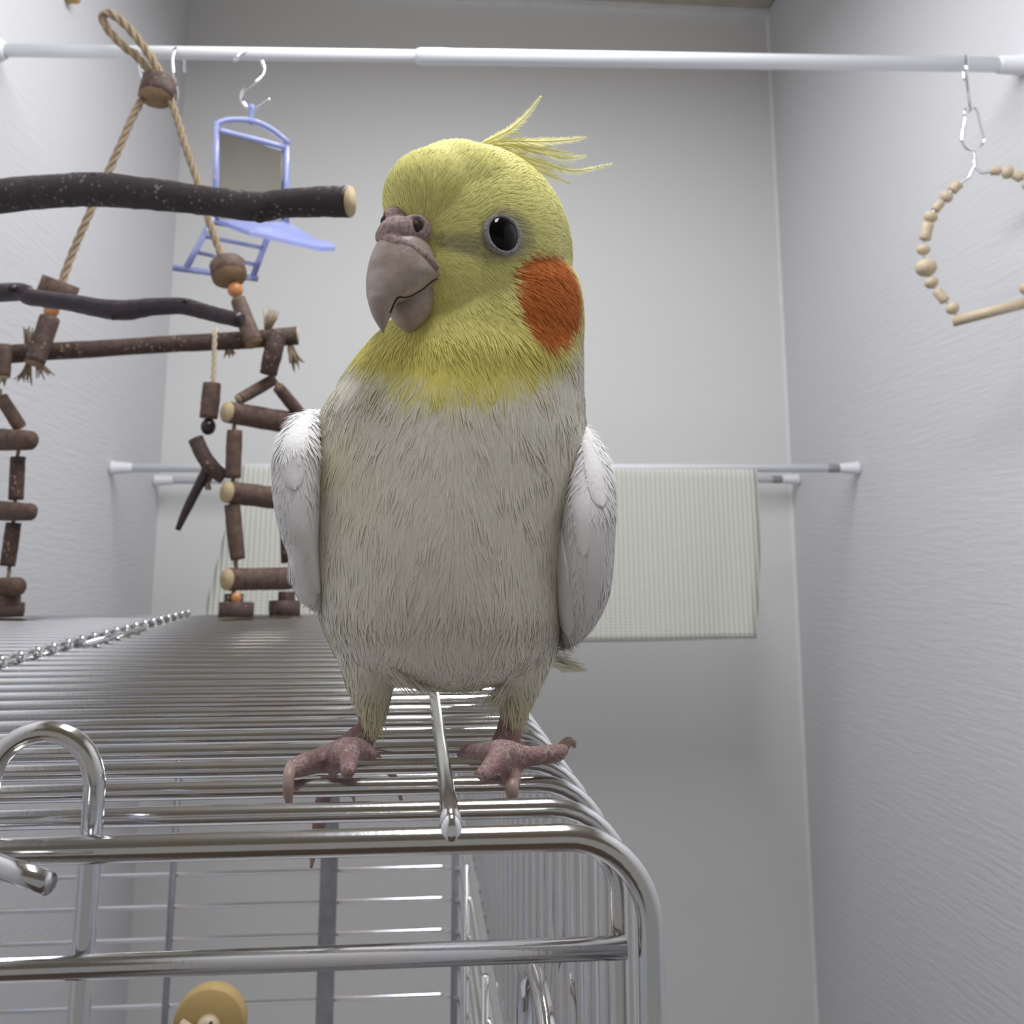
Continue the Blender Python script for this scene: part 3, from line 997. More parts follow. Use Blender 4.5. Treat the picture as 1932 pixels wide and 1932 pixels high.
# ------------------------------------------------------------------ the cockatiel
YBD = .250                                    # depth of the body's middle
bird = thing('cockatiel', (at(830, 1440, Y=.24)[0], .24, ZTOP + RW), 'white cockatiel with yellow head and orange cheek standing on the wire cage', 'bird')
AL = math.radians(40)
FD = np.array([-math.sin(AL), -math.cos(AL), 0])      # where the beak points
SD = np.array([math.cos(AL), -math.sin(AL), 0])       # the bird's left, the side we see
HC = at(905, 470, Y=YBD - .002)
DW = bpy.context


def bp(x, y, dy=0.0):
    p = at(x, y, Y=YBD)
    p[1] += dy
    return p


def loft(rows, seg=40, n=5, sq=2.0):
    """rows: py, left px, right px, front mm, back mm (depth from the body's middle); returns rings from top to bottom"""
    R = spline(rows, n)
    mb_V, Fc = [], []
    a = np.linspace(0, 2 * math.pi, seg, endpoint=False)
    for py, xl, xr, yf, yb in R:
        c_ = bp((xl + xr) / 2, py)
        hw = (xr - xl) / 2 * (c_[1] - CAM[1]) / F * 1.02
        cs, sn = np.cos(a), np.sin(a)
        cx_ = np.sign(cs) * np.abs(cs) ** (2 / sq)
        sx_ = np.sign(sn) * np.abs(sn) ** (2 / sq)
        yc, yh_ = (yf + yb) / 2000, (yb - yf) / 2000
        mb_V.append(np.stack([c_[0] + cx_ * hw, c_[1] + yc + sx_ * yh_, np.full(seg, c_[2])], 1))
    k_ = len(R)
    for i in range(k_ - 1):
        for j in range(seg):
            l = (j + 1) % seg
            Fc.append((i * seg + j, (i + 1) * seg + j, (i + 1) * seg + l, i * seg + l))
    Fc.append(tuple(range(seg)))
    Fc.append(tuple((k_ - 1) * seg + j for j in range(seg))[::-1])
    return np.vstack(mb_V), Fc


def remesh(mb, voxel, smooth_it=6, fac=.5):
    o = bpy.data.objects.new('tmp', mb.mesh([]))
    COL.objects.link(o)
    m_ = o.modifiers.new('r', 'REMESH')
    m_.mode = 'VOXEL'
    m_.voxel_size = voxel
    s_ = o.modifiers.new('s', 'SMOOTH')
    s_.factor = fac
    s_.iterations = smooth_it
    dg = bpy.context.evaluated_depsgraph_get()
    me = bpy.data.meshes.new_from_object(o.evaluated_get(dg))
    bpy.data.objects.remove(o)
    me.polygons.foreach_set('use_smooth', [True] * len(me.polygons))
    return me


def paint(me, rgba):
    a = me.color_attributes.new('pigment', 'FLOAT_COLOR', 'POINT')
    a.data.foreach_set('color', np.asarray(rgba, np.float32).ravel())


def verts(me):
    a = np.empty(len(me.vertices) * 3)
    me.vertices.foreach_get('co', a)
    return a.reshape(-1, 3)


def sstep(x, a, b):
    t = np.clip((x - a) / (b - a), 0, 1)
    return t * t * (3 - 2 * t)


lin = lambda *c: np.array(srgb(*c)[:3])
C_CREAM, C_WHITE, C_YEL, C_YEL2, C_CHEEK, C_LORE, C_SKIN = lin(236, 232, 218), lin(240, 238, 239), lin(252, 246, 160), lin(232, 217, 88), lin(206, 116, 54), lin(150, 146, 138), lin(154, 124, 121)


def wob(P, s):
    return (np.sin(P[:, 0] * s + P[:, 2] * s * .7) + np.sin(P[:, 2] * s * 1.3 - P[:, 1] * s + 1.7) + np.sin(P[:, 0] * s * 2.1 - P[:, 2] * s * 1.9 + .5)) / 3


def pigment(P):
    """feather colours of the bird at points of its surface"""
    x, y = proj(P)
    P2 = P - 2 * np.outer((P - HC) @ SD, SD)
    x2, y2 = proj(P2)
    side = (P - HC) @ SD
    n_ = wob(P, 900) * 14 + wob(P, 2300) * 9
    b_ = np.interp(x, [560, 650, 690, 760, 840, 920, 1000, 1050, 1090, 1130], [560, 650, 700, 728, 748, 752, 728, 700, 655, 600])
    yw = 1 - sstep(y + n_, b_ - 42, b_ + 34)
    tint = np.clip(.5 + .5 * wob(P, 170), 0, 1)
    left_ = sstep(-x, -800, -620) * sstep(-y, -1150, -820)
    c_ = C_CREAM * (1 - .0) * np.ones((len(P), 1))
    c_ = c_ * (1 - (left_ * .45 * tint)[:, None]) + lin(236, 228, 170) * (left_ * .45 * tint)[:, None]
    leg = sstep(y, 1270, 1340)
    c_ = c_ * (1 - .5 * leg[:, None]) + lin(232, 222, 172) * .5 * leg[:, None]
    yc = C_YEL * (1 - sstep(y, 520, 720)[:, None] * .6) + C_YEL2 * sstep(y, 520, 720)[:, None] * .6
    nape = sstep(x, 1000, 1090) * sstep(y, 300, 380)
    yc = yc * (1 - .45 * nape[:, None]) + lin(222, 218, 176) * .45 * nape[:, None]
    c_ = c_ * (1 - yw[:, None]) + yc * yw[:, None]
    for xx, yy, sd in ((x, y, side), (x2, y2, -side)):
        d = np.hypot((xx - 1028 - (yy - 560) * .12) / 65, (yy - 561) / 91) + wob(P, 3100) * .07
        ck = (1 - sstep(d, .86, 1.06)) * (sd > 0) * sstep((P - HC) @ FD, -.020, -.016)
        c_ = c_ * (1 - ck[:, None]) + (C_CHEEK * (1 + .12 * wob(P, 1800))[:, None]) * ck[:, None]
        t_ = np.clip((xx - 805) / 110, 0, 1)
        d = np.abs(yy - (452 + 14 * t_)) / (11 + 16 * t_)
        lr = (1 - sstep(d, .5, 1.3)) * sstep(xx, 800, 835) * (1 - sstep(xx, 915, 935)) * (sd > 0) * (.55 + .3 * wob(P, 4000))
        d2 = np.hypot(xx - 947, yy - 444)
        lr = np.maximum(lr, (1 - sstep(d2, 40, 56)) * .55 * (sd > 0))
        c_ = c_ * (1 - lr[:, None]) + C_LORE * lr[:, None]
    return np.clip(c_, 0, 1)


# ---- body: torso, head, thighs, feet as one surface
mb = MB()
mb.add(*loft([(455, 880, 1030, -8, 14), (500, 830, 1080, -15, 20), (545, 785, 1098, -21, 24), (600, 748, 1103, -24, 25), (650, 700, 1101, -26, 26), (690, 668, 1100, -28, 27), (735, 640, 1100, -29, 29), (775, 617, 1101, -30, 30), (830, 602, 1102, -31, 31),
              (900, 598, 1088, -32, 31), (1000, 602, 1064, -33, 31), (1080, 606, 1052, -33, 30), (1150, 616, 1048, -32, 29), (1200, 632, 1044, -29, 28), (1240, 652, 1034, -25, 27), (1272, 700, 990, -19, 25),
              (1292, 770, 930, -11, 20), (1300, 820, 890, -5, 12)]))
Rh = np.stack([FD, SD, np.array([0, 0, 1.])], 1)
mb.ball(HC + np.array([0, 0, .0002]), 1.0, (.0275, .0215, .0258), 40, 24, Rh)
cF = HC + FD * .0165 + np.array([0, 0, .0072])
mb.ball(cF, 1.0, (.0142, .0128, .0132), 30, 18, Rh)
mb.ball(HC + FD * .0095 + np.array([0, 0, .0092]), 1.0, (.0165, .0168, .0150), 30, 18, Rh)
mb.ball(HC + FD * .010 + np.array([0, 0, -.010]), 1.0, (.0165, .0165, .017), 30, 18, Rh)      # cheeks and chin
# thighs
fm = pxm(.243)


def limb(rows, seg=18, n=6):
    """rows px, py, radius px, depth"""
    sp = spline([(*at(x, y, Y=Y), r * Y / F) for x, y, r, Y in rows], n)
    mb.add(*tube_data(sp[:, :3], sp[:, 3], seg))
    return sp


limb([(712, 1160, 84, .246), (704, 1220, 72, .242), (700, 1275, 50, .241), (702, 1320, 34, .241), (704, 1356, 25, .242)])
limb([(978, 1160, 78, .246), (984, 1220, 66, .242), (980, 1275, 48, .241), (974, 1315, 34, .241), (967, 1350, 23, .242)])
ZF = -.045 + .0017


def toe(rows, claw, seg=14):
    """rows px, py, radius px, height of the toe's middle over the wires (mm) or a depth Y"""
    pts = []
    for x, y, r, h in rows:
        p = at(x, y, Z=ZF + h / 1000) if h < 50 else at(x, y, Y=h / 1000)
        pts.append((*p, r * (p[1]) / F))
    sp = spline(pts, 5)
    V, Fc, mi = tube_data(sp[:, :3], sp[:, 3], seg, round_end=True)
    mb.add(V, Fc)
    # claw
    cp = []
    for x, y, r, h in claw:
        p = at(x, y, Z=ZF + h / 1000) if h < 50 else at(x, y, Y=h / 1000)
        cp.append((*p, r * p[1] / F))
    cs = spline(cp, 6)
    CLAWS.append(cs)


CLAWS = []
# left foot of the picture
limb([(703, 1335, 20, .242), (698, 1372, 22, .241), (678, 1396, 26, .240), (655, 1416, 27, .239)], n=5)
toe([(655, 1416, 25, 5.0), (622, 1428, 23, 231), (592, 1438, 21, 223), (567, 1445, 19.5, 2150 / 10), (552, 1453, 15, 210)], [(553, 1442, 10, 214), (547, 1454, 11, 209), (544, 1476, 10, 207), (544, 1502, 8.5, 207), (547, 1526, 3.5, 208)])
toe([(660, 1418, 20, 5.0), (658, 1440, 17, 3.6), (656, 1455, 15, 2.8)], [(656, 1452, 11, 226), (656, 1468, 9, 226), (662, 1486, 7, 229), (668, 1510, 2.5, 233)])
toe([(665, 1410, 20, 5.0), (688, 1418, 17, 3.4), (702, 1424, 12, 3.0)], [(702, 1422, 9, 246), (720, 1440, 7, 247), (745, 1470, 6, 248), (758, 1514, 3, 247)])
toe([(640, 1425, 18, 4.5), (622, 1462, 15, 246), (610, 1505, 15, 246), (602, 1555, 13, 246), (597, 1580, 10, 246)], [(597, 1578, 9, 246), (592, 1605, 7, 245), (587, 1638, 2.5, 244)])
# right foot of the picture
limb([(967, 1328, 20, .242), (962, 1372, 23, .241), (955, 1402, 27, .239), (948, 1424, 31, .237)], n=5)
toe([(950, 1424, 27, 5.0), (957, 1436, 23, 224), (961, 1448, 20.5, 215), (965, 1468, 18.5, 2085 / 10), (966, 1484, 16, 207)], [(966, 1462, 11, 211), (966, 1480, 12.5, 2065 / 10), (966, 1496, 11.5, 2055 / 10), (966, 1511, 8, 206), (966, 1521, 3, 207)])
toe([(945, 1426, 24, 5.0), (926, 1448, 18, 3.6), (910, 1461, 14, 3.0)], [(912, 1456, 12, 224), (903, 1464, 9.5, 222), (894, 1474, 3, 222)])
toe([(945, 1420, 24, 5.0), (912, 1418, 17, 3.6), (890, 1418, 14, 3.2)], [(892, 1416, 12, 238), (878, 1416, 10, 238), (864, 1426, 3.5, 239)])
toe([(955, 1420, 24, 5.0), (990, 1427, 19, 4.0), (1022, 1424, 17.5, 4.0), (1052, 1420, 17, 4.0), (1064, 1414, 12, 4.5)], [(1060, 1412, 11, 236), (1072, 1400, 9.5, 236), (1081, 1402, 7, 236), (1084, 1411, 2.5, 236)])
body_me = remesh(mb, .0006, 9, .5)
BV = verts(body_me)
bx, by = proj(BV)
skin = sstep(by + wob(BV, 1500) * 8, 1344, 1356)
rgb = pigment(BV)
rgb = rgb * (1 - skin[:, None]) + (C_SKIN * (1 + .14 * wob(BV, 2500))[:, None]) * skin[:, None]
paint(body_me, np.hstack([np.clip(rgb, 0, 1), skin[:, None]]))
body_me.materials.append(M_PLUME)
NRM = np.empty(len(BV) * 3)
body_me.vertices.foreach_get('normal', NRM)
NRM = NRM.reshape(-1, 3)
TREE = BVHTree.FromPolygons([tuple(v) for v in BV], [tuple(p.vertices) for p in body_me.polygons])
# face centres for the strands before the origin moves
pv = np.empty(len(body_me.polygons) * 4, int)
ok4 = all(len(p.vertices) == 4 for p in body_me.polygons)
quads = np.array([tuple(p.vertices)[:4] if len(p.vertices) == 4 else tuple(p.vertices) + (p.vertices[0],) for p in body_me.polygons])
link('body', body_me, bird)


def hit(x, y, tree=None):
    r = FW + RT * (x - PX) / F - UP * (y - PY) / F
    r = r / np.linalg.norm(r)
    l, n_, i, d = (tree or TREE).ray_cast(Vector(CAM), Vector(r))
    return (None, None) if l is None else (np.array(l), np.array(n_))


for cs in CLAWS:
    MB().tube(cs[:, :3], cs[:, 3], 10).build('claw', M_CLAW, bird)

# ---- beak, cere, eye


def on_axis(x, y, s=0.0):
    """point at pixel x, y on the head's middle plane, shifted s to the bird's left"""
    r = FW + RT * (x - PX) / F - UP * (y - PY) / F
    return CAM + r * (((HC - CAM) @ SD + s) / (r @ SD))


def disc_stack(rows, seg=28, n=4, ridge=0.0, flat=1.0):
    R = spline(rows, n)
    V, Fc = [], []
    a = np.linspace(0, 2 * math.pi, seg, endpoint=False)
    for py, xl, xr in R:
        c_ = on_axis((xl + xr) / 2, py)
        h = max((xr - xl) / 2 * ((c_ - CAM) @ FW) / F, .0002)
        rr = h * (1 + ridge * np.maximum(np.cos(a), 0) ** 6)
        V.append(c_ + np.outer(rr * np.cos(a), FD) + np.outer(h * flat * np.sin(a), SD))
    k_ = len(R)
    for i in range(k_ - 1):
        for j in range(seg):
            l = (j + 1) % seg
            Fc.append((i * seg + j, (i + 1) * seg + j, (i + 1) * seg + l, i * seg + l))
    Fc += [tuple(range(seg)), tuple((k_ - 1) * seg + j for j in range(seg))[::-1]]
    return np.vstack(V), Fc


ub = MB().add(*disc_stack([(448, 728, 796), (460, 713, 808), (476, 704, 817), (500, 696, 824), (522, 692, 829), (534, 691, 816), (548, 691, 799), (560, 692, 778), (568, 694, 754), (580, 697, 745), (595, 702, 738), (610, 710, 731), (622, 718, 726), (628, 722, 724)], n=5, ridge=.04))
ub.build('upper_beak', M_BEAK, bird)
MB().add(*disc_stack([(530, 748, 824), (552, 738, 822), (575, 733, 818), (595, 736, 810), (610, 744, 800), (620, 756, 788), (627, 768, 778)], n=5)).build('lower_beak', M_BEAK, bird)
ubv, ubf = disc_stack([(448, 728, 796), (460, 713, 808), (476, 704, 817), (500, 696, 824), (522, 692, 829), (534, 691, 816), (548, 691, 799), (560, 692, 778), (568, 694, 754), (580, 697, 745), (595, 702, 738), (610, 710, 731), (622, 718, 726), (628, 722, 724)], n=5, ridge=.04)
UT = BVHTree.FromPolygons([tuple(v) for v in ubv], ubf)
ml = [hit(x, y, UT) for x, y in ((824, 525), (815, 531), (806, 538), (798, 545), (788, 551), (776, 558), (764, 561), (754, 560), (747, 566), (741, 578), (736, 590))]
MB().tube(spline([l_ for l_, n_ in ml if l_ is not None], 4), .00024, 6).build('mouth_line', M_NOSTRIL, bird)
cm = MB()
m12 = .12 / 1000
p1, p2 = on_axis(784, 427, .0045), on_axis(728, 417, -.0045)
dN = SD * .66 + FD * .75 + np.array([0, 0, .05])
dN /= np.linalg.norm(dN)
for p_, d_ in ((p1, dN), (p2, FD * .75 - SD * .62)):
    d_ = d_ / np.linalg.norm(d_)
    cm.lathe(p_ - d_ * .0042, d_, [(0, .0034), (.0018, .0037), (.0034, .0034), (.0045, .0027), (.0048, .0022), (.0044, .0017), (.0026, .0014)], 22)
cm.ball(on_axis(754, 442), .0052, (1, 1, .8))
sp = spline([on_axis(724, 444, -.003), on_axis(744, 458, .0015), on_axis(772, 468, .0045), on_axis(800, 484, .0068), on_axis(826, 508, .0080)], 6)
cm.tube(sp, np.linspace(.0024, .0009, len(sp)), 10)
cere_me = remesh(cm, .00035, 3, .5)
cere_me.materials.append(M_CERE)
cere = link('cere', cere_me, bird)
for p_, d_ in ((p1, dN), (p2, FD * .75 - SD * .62)):
    d_ = d_ / np.linalg.norm(d_)
    MB().ball(p_ + d_ * .0001 - np.array([0, 0, .0002]), .0013, (.9, .9, 1.2), 14, 10).build('nostril', M_NOSTRIL, cere)
for s_ in (1, -1):
    l0, n0 = hit(947, 444)
    side_n = SD * .80 + FD * .42 + np.array([0, 0, .12])
    side_n /= np.linalg.norm(side_n)
    if s_ < 0:
        l0 = l0 - 2 * ((l0 - HC) @ SD) * SD
        side_n = side_n - 2 * (side_n @ SD) * SD
    u_ = np.cross(np.array([0, 0, 1.]), side_n)
    u_ /= np.linalg.norm(u_)
    v_ = np.cross(side_n, u_)
    Re = np.stack([u_, v_, side_n], 1)
    ce = l0 - side_n * .0003
    eye = MB().ball(ce, .0045, (.93, 1.06, .5), 28, 18, Re).build('eye', M_EYE, bird)
    ring = [l0 + side_n * (.0003) + u_ * math.cos(a) * .0042 + v_ * math.sin(a) * .0046 for a in np.linspace(0, 2 * math.pi, 41)[:-1]]
    MB().tube(ring, .00075, 10, closed=True).build('eyelid', M_LID, eye)
EYE0 = hit(947, 444)[0]


# ---- plumage strands
def strands(Pts, Nn, Dn, L, W, lift, col, name, parent, segs=3):
    k_ = len(Pts)
    S = np.cross(Nn, Dn)
    S /= np.linalg.norm(S, axis=1)[:, None] + 1e-9
    rows = []
    cols = []
    jit = (RNG.random(k_) - .5)[:, None]
    for i in range(segs + 1):
        t = i / segs
        c_ = Pts + Dn * (L * t)[:, None] + Nn * ((lift * (1.5 * t - t * t)) + .00004 - L * L * t * t * 9)[:, None] + S * (jit * L[:, None] * .35 * t * t)
        wd = (W * [0.8, 1.0, .75, .12][min(i, 3)])[:, None] * .5
        rows += [c_ - S * wd, c_ + S * wd]
        f_ = .92 + .12 * t
        cols += [col * f_, col * f_]
    nv_ = 2 * (segs + 1)
    V = np.stack(rows, 1).reshape(-1, 3)
    C_ = np.clip(np.stack(cols, 1).reshape(-1, 3), 0, 1)
    base_ = np.arange(k_)[:, None] * nv_
    qd = np.concatenate([base_ + np.array([2 * i, 2 * i + 1, 2 * i + 3, 2 * i + 2]) for i in range(segs)], 1).reshape(-1)
    me = bpy.data.meshes.new(name)
    nf = k_ * segs
    me.vertices.add(len(V))
    me.vertices.foreach_set('co', V.ravel())
    me.loops.add(nf * 4)
    me.loops.foreach_set('vertex_index', qd.astype(np.int32))
    me.polygons.add(nf)
    me.polygons.foreach_set('loop_start', np.arange(nf, dtype=np.int32) * 4)
    me.polygons.foreach_set('use_smooth', np.ones(nf, bool))
    me.update(calc_edges=True)
    me.validate()
    paint(me, np.hstack([C_, np.zeros((len(C_), 1))]))
    me.materials.append(M_PLUME)
    o = link(name, me, parent)
    tag(o, kind='stuff')
    return o


A_ = BV[quads[:, 0]]
B_ = BV[quads[:, 1]]
C_ = BV[quads[:, 2]]
D_ = BV[quads[:, 3]]
fc = (A_ + B_ + C_ + D_) / 4
fx, fy = proj(fc)
wt = np.ones(len(fc))
wt[fy > 1340] = 0
wt[fy < 780] *= 1.7
beak_mid = on_axis(765, 520)
BASE = on_axis(775, 480, .002) - FD * .004
wt[np.linalg.norm(fc - EYE0, axis=1) < .0048] = 0
wt[np.linalg.norm(fc - p1, axis=1) < .0042] = 0
NS = 80000
idx = RNG.choice(len(fc), NS, p=wt / wt.sum())
uv = RNG.random((NS, 2, 1))
Pt = (A_[idx] * (1 - uv[:, 0]) + B_[idx] * uv[:, 0]) * (1 - uv[:, 1]) + (D_[idx] * (1 - uv[:, 0]) + C_[idx] * uv[:, 0]) * uv[:, 1]
Nn = NRM[quads[idx, 0]]
sx, sy = proj(Pt)
hw_ = 1 - sstep(sy, 640, 760)
away = Pt - BASE
away /= np.linalg.norm(away, axis=1)[:, None]
away = away + np.array([0, 0, -.25])
down = np.stack([(sx - 850) / 900 * 1.5, np.zeros(NS), -np.ones(NS)], 1)
Dn = away * hw_[:, None] + down * (1 - hw_)[:, None]
Dn += (RNG.random((NS, 3)) - .5) * .2
Dn += np.sin(Pt[:, [1, 2, 0]] * 420 + Pt * 310) * .2
Dn -= Nn * np.sum(Dn * Nn, 1)[:, None]
Dn /= np.linalg.norm(Dn, axis=1)[:, None]
nb_ = np.linalg.norm(Pt - BASE, axis=1)
mixh = lambda a, b: a * hw_ + b * (1 - hw_)
Ls = mixh(np.clip(.0012 + (nb_ - .006) * .14, .0011, .0042), .0062) * (.7 + .6 * RNG.random(NS))
Ws = mixh(.00026, .00040) * (.7 + .6 * RNG.random(NS))
lf = mixh(.00026, .00013) * (.3 + 1.4 * RNG.random(NS) ** 2)
lf *= 1 + (1 - hw_) * 1.9 * sstep(wob(Pt, 520) + .5 * wob(Pt, 1300), .15, .7)
lf *= 1 + .9 * sstep(sy, 1230, 1330)
Ls *= 1 - .45 * sstep(sy, 1120, 1220)
pc_ = pigment(Pt) * (1 + np.where(hw_ > .5, .26, .10)[:, None] * (RNG.random((NS, 1)) - .5))
# loose down on the inner thighs
tuft = []
for (xa, ya), (xb, yb_), dr in (((722, 1262), (800, 1300), (.75, -.15, -.65)), ((900, 1300), (962, 1300), (-.6, -.15, -.8)), ((690, 1330), (716, 1338), (0, -.1, -1)), ((955, 1322), (985, 1322), (.1, -.1, -1))):
    for _ in range(150):
        t_ = RNG.random()
        l_, n_ = hit(xa + (xb - xa) * t_ + (RNG.random() - .5) * 14, ya + (yb_ - ya) * t_ + (RNG.random() - .5) * 26)
        if l_ is not None and l_[1] < .28:
            tuft.append((l_, n_, np.array(dr) + (RNG.random(3) - .5) * .5))
tp_, tn_, td_ = (np.array([q[i] for q in tuft]) for i in range(3))
td_ /= np.linalg.norm(td_, axis=1)[:, None]
kt = len(tp_)
Pt, Nn, Dn = np.vstack([Pt, tp_]), np.vstack([Nn, tn_]), np.vstack([Dn, td_])
Ls, Ws = np.concatenate([Ls, .0035 + .0035 * RNG.random(kt)]), np.concatenate([Ws, np.full(kt, .00028)])
lf, pc_ = np.concatenate([lf, .0003 + .0004 * RNG.random(kt)]), np.vstack([pc_, pigment(tp_)])
strands(Pt, Nn, Dn, Ls, Ws, lf, pc_, 'plumage', bird)


# ---- single feathers
def feather(rows, wmax, parent, name, col0, col1, tilt=(0, 0, 1), barbs=26, ang=.55, gap=0.0, shape=None, mid=None):
    """barbed feather along world points rows; wmax half width; tilt: normal of the vane"""
    P = spline(rows, max(4, barbs // max(1, len(rows) - 1)))
    T = np.gradient(P, axis=0)
    T /= np.linalg.norm(T, axis=1)[:, None]
    Sx = np.cross(T, np.asarray(tilt, float))
    Sx /= np.linalg.norm(Sx, axis=1)[:, None]
    k_ = len(P)
    t_ = np.linspace(0, 1, k_)
    wd = wmax * (shape(t_) if shape else np.sin(np.pi * np.clip(t_ * .9 + .08, 0, 1)) ** .7)
    mb_ = MB()
    mb_.tube(P, np.linspace(.00035, .0001, k_), 6)
    nr = mb_.n
    tc = [np.repeat(t_, 6)]
    Nv = np.cross(Sx, T)
    for s_ in (-1, 1):
        for i in range(1, k_ - 1):
            l_ = wd[i] * (.8 + .4 * RNG.random())
            d = Sx[i] * s_ * math.sin(ang) + T[i] * math.cos(ang) + Nv[i] * (RNG.random() - .5) * .12
            b0 = P[i]
            wq = np.linalg.norm(P[i + 1] - P[i]) * (.62 - gap * t_[i])
            e_ = b0 + d * l_ / math.sin(ang)
            m_ = b0 + d * l_ * .55 / math.sin(ang) + T[i] * l_ * .08
            mb_.add([b0 - T[i] * wq, b0 + T[i] * wq, m_ - T[i] * wq * .9, m_ + T[i] * wq * .9, e_], [(0, 1, 3, 2), (2, 3, 4)])
            tc.append(np.array([t_[i]] * 2 + [min(1, t_[i] + .05)] * 2 + [min(1, t_[i] + .12)]))
    tc = np.concatenate(tc)
    me = mb_.mesh([M_PLUME])
    c_ = np.outer(1 - tc, col0) + np.outer(tc, col1)
    paint(me, np.hstack([c_, np.zeros((len(c_), 1))]))
    return link(name, me, parent)


def crY(x):
    return YBD - .004 + (x - 880) * .00012


def cpts(rows):
    return [at(x, y, Y=crY(x)) for x, y in rows]


ye, yp = C_YEL, lin(246, 240, 176)
lance = lambda t: np.sin(np.pi * np.clip(t * .85 + .06, 0, 1)) ** .8 * (1 - .55 * t)
for rows, w_ in (([(905, 272), (935, 258), (965, 242), (995, 215), (1021, 181)], .0020),
                 ([(900, 272), (960, 266), (1020, 267), (1070, 264), (1106, 259)], .0026),
                 ([(890, 276), (960, 276), (1020, 287), (1065, 298), (1106, 294)], .0030),
                 ([(900, 282), (960, 288), (1020, 306), (1085, 322), (1156, 309)], .0026),
                 ([(905, 286), (950, 296), (1000, 316), (1040, 332), (1075, 346)], .0030),
                 ([(890, 276), (940, 272), (985, 276), (1040, 283), (1080, 290)], .0032),
                 ([(880, 280), (930, 285), (980, 300), (1030, 315), (1060, 322)], .0034),
                 ([(930, 262), (955, 252), (975, 252), (986, 257)], .0010)):
    feather(cpts(rows), w_, bird, 'crest_feather', ye, yp, tilt=(-.05, -1, .3), barbs=40, gap=.3, shape=lance, ang=.38)
# ---- wings


def wing(rows, feathers, sgn):
    V, Fc = loft(rows, 44, 6, 2.9)
    me = mesh_of(V, Fc, [M_PLUME])
    o = bpy.data.objects.new('tmpw', me)
    tr = BVHTree.FromPolygons([tuple(v) for v in V], Fc)
    bpy.data.objects.remove(o)
    base_c = C_WHITE * (1 + .02 * wob(V, 400))[:, None]
    paint(me, np.hstack([np.clip(base_c, 0, 1), np.zeros((len(V), 1))]))
    wo = link('wing', me, bird)
    for fi, (sp_, wds, hgt) in enumerate(feathers):
        S_ = spline([(*p, w_) for p, w_ in zip(sp_, wds)], 10)
        tt = np.linspace(0, 1, len(S_))
        S_[:, 2] = max(wds) * np.clip(.45 + 1.6 * tt, 0, 1) * np.sqrt(np.clip(1 - tt ** 5, 0.0004, 1))
        nn = 6
        tv = np.gradient(S_[:, :2], axis=0)
        tv /= np.linalg.norm(tv, axis=1)[:, None]
        Vf, cf = [], []
        rows_ok = 0
        for i, (x, y, w_) in enumerate(S_):
            nx, ny = -tv[i][1], tv[i][0]
            for j in range(-nn, nn + 1):
                u = j / nn
                l_, n_ = hit(x + nx * w_ * u, y + ny * w_ * u, tr)
                if l_ is None:
                    l_, n_ = hit(x, y, tr)
                    if l_ is None:
                        l_, n_ = bp(x, y), np.array([0, -1., 0])
                t = i / (len(S_) - 1)
                Vf.append(l_ + n_ * (hgt * t ** .7 * (1 - .8 * abs(u) ** 2) + .00003))
                cf.append(C_WHITE * (.985 + .015 * math.cos(u * 3)) * (1 - .03 * (fi % 2)))
        q_ = 2 * nn + 1
        Ff = [(i * q_ + j, i * q_ + j + 1, (i + 1) * q_ + j + 1, (i + 1) * q_ + j) for i in range(len(S_) - 1) for j in range(2 * nn)]
        fm_ = mesh_of(Vf, Ff, [M_PLUME])
        paint(fm_, np.hstack([np.clip(np.array(cf), 0, 1), np.zeros((len(cf), 1))]))
        fo = link('wing_feather', fm_, wo)
        sm = fo.modifiers.new('thickness', 'SOLIDIFY')
        sm.thickness = .0002
        sm.offset = -1
    # fine barbs over the wing
    Fq = np.array([f for f in Fc if len(f) == 4])
    a_, b_, c_, d_ = (V[Fq[:, i]] for i in range(4))
    ar = np.linalg.norm(np.cross(c_ - a_, d_ - b_), axis=1)
    k_ = 9000
    ii = RNG.choice(len(Fq), k_, p=ar / ar.sum())
    u2 = RNG.random((k_, 2, 1))
    Q_ = (a_[ii] * (1 - u2[:, 0]) + b_[ii] * u2[:, 0]) * (1 - u2[:, 1]) + (d_[ii] * (1 - u2[:, 0]) + c_[ii] * u2[:, 0]) * u2[:, 1]
    nq = np.cross(c_ - a_, d_ - b_)[ii]
    nq /= np.linalg.norm(nq, axis=1)[:, None]
    ctr = np.stack([np.full(k_, V[:, 0].mean()), np.full(k_, V[:, 1].mean()), Q_[:, 2]], 1)
    nq *= np.sign(np.sum(nq * (Q_ - ctr), 1))[:, None]
    dq = np.array([0, .35, -1.0]) + (RNG.random((k_, 3)) - .5) * .18 + np.sin(Q_[:, [2, 0, 1]] * 500) * .12
    dq -= nq * np.sum(dq * nq, 1)[:, None]
    dq /= np.linalg.norm(dq, axis=1)[:, None]
    strands(Q_, nq, dq, .0034 * (.7 + .6 * RNG.random(k_)), .0005 * np.ones(k_), .00003 + .00006 * RNG.random(k_), C_WHITE * (1 + .06 * (RNG.random((k_, 1)) - .5)), 'wing_barbs', wo)
    # long flight feathers folded along the back
    for i in range(6):
        a0 = bp(580 if sgn < 0 else 1095, 930 + i * 22, .018 + .002 * i)
        a1 = bp(640 if sgn < 0 else 1050, 1100 + i * 20, .034 + .003 * i)
        a2 = bp(740 + 30 * sgn, 1190 + i * 8, .062 + .006 * i)
        feather([a0, a1, a2], .0055, wo, 'flight_feather', C_WHITE, C_WHITE, tilt=(.8 * sgn, .2, .5), barbs=20, gap=0)
    return wo


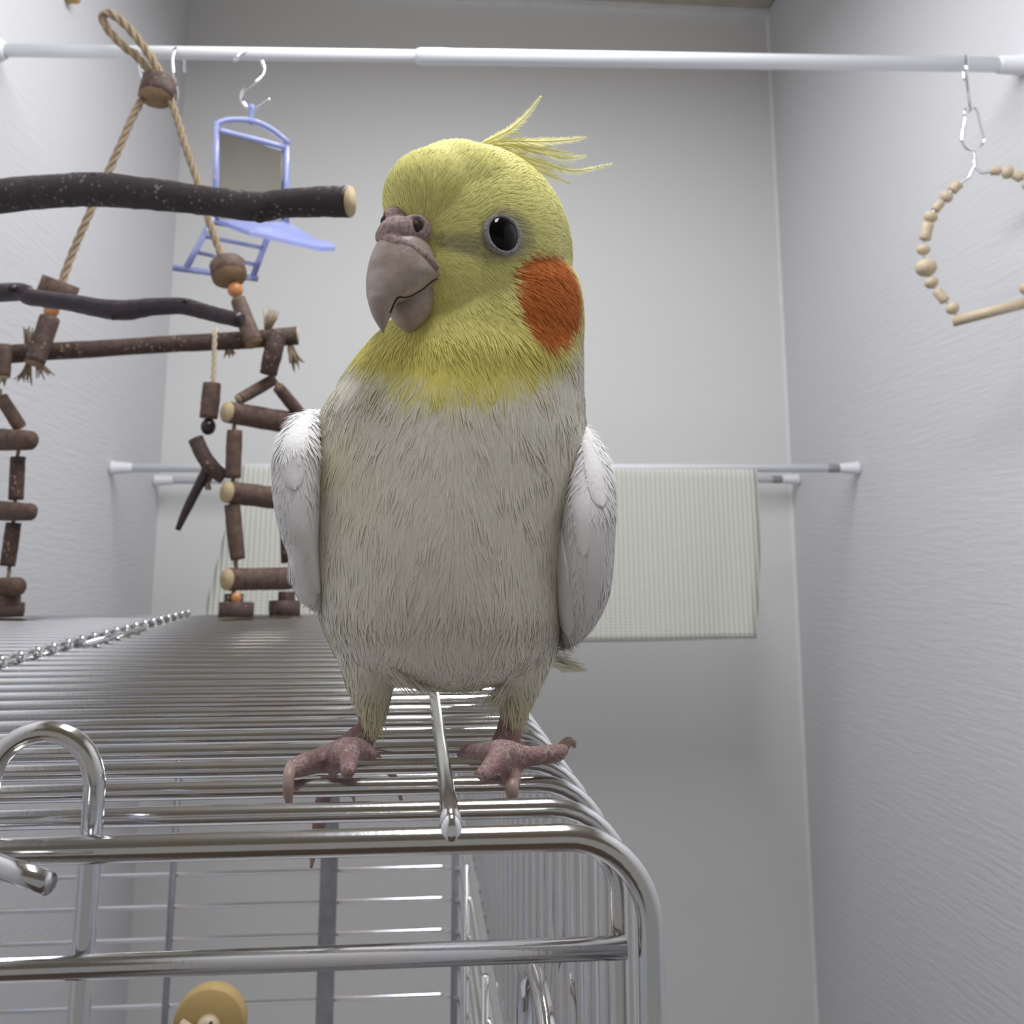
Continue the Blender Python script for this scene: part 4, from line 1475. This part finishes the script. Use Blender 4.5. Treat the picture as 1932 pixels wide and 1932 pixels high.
wing([(768, 595, 604, 4, 10), (778, 573, 610, -4, 11.9), (795, 555, 614, -10, 15.2), (820, 540, 617, -15, 20), (860, 528, 619, -20, 22.5), (905, 525, 620, -22, 25.3), (955, 529, 618, -23, 28.3), (1000, 538, 616, -23, 31),
      (1030, 548, 615, -22, 33.2), (1052, 553, 616, -21, 34.9), (1075, 551, 619, -20, 36.6), (1095, 556, 621, -19, 37.8), (1120, 566, 623, -17, 39), (1138, 581, 622, -13, 38.4), (1150, 597, 618, -8, 38), (1156, 607, 611, -2, 37.4)],
     [([(575, 782), (560, 830), (552, 880), (556, 925)], (14, 24, 26, 8), .0005),
      ([(566, 925), (562, 985), (568, 1030), (572, 1062)], (10, 22, 22, 8), .0004),
      ([(596, 960), (592, 1020), (594, 1080), (600, 1120)], (10, 18, 18, 7), .0004),
      ([(562, 1046), (566, 1080), (578, 1112), (592, 1138)], (12, 20, 20, 8), .0004)], -1)
wing([(792, 1092, 1100, 2, 10.4), (808, 1082, 1106, -6, 13.3), (835, 1072, 1120, -12, 18.2), (870, 1060, 1135, -17, 22.2), (910, 1048, 1144, -21, 24.6), (960, 1038, 1146, -24, 27.6), (1000, 1034, 1144, -25, 30), (1060, 1031, 1141, -25, 33.7),
      (1105, 1032, 1137, -24, 36.9), (1140, 1036, 1128, -22, 38.8), (1170, 1044, 1114, -19, 40), (1195, 1052, 1096, -15, 36.4), (1212, 1059, 1076, -9, 33.9), (1222, 1064, 1062, -2, 32.4)],
     [([(1105, 830), (1118, 880), (1128, 930), (1136, 958)], (8, 17, 17, 6), .0005),
      ([(1118, 940), (1124, 1010), (1122, 1090), (1108, 1170)], (8, 15, 17, 6), .0004),
      ([(1085, 880), (1094, 940), (1100, 1000), (1102, 1050)], (10, 19, 18, 6), .0005),
      ([(1048, 985), (1050, 1060), (1062, 1140), (1078, 1198)], (8, 15, 20, 11), .0009)], 1)
# ---- tail: long feathers running back over the wires
tb = bp(880, 1190, .026)
tip = at(1102, 1268, Y=.385)
for i in range(6):
    d_ = np.array([-.004 * i, -.006 * (i % 3), .0006 * i])
    feather([tb + d_ * .5, (tb * .5 + tip * .5) + d_ * .8 + np.array([0, 0, .003]), tip + d_], .0066, bird, 'tail_feather', C_WHITE, lin(240, 236, 210), tilt=(0, 0, 1), barbs=28, gap=0)
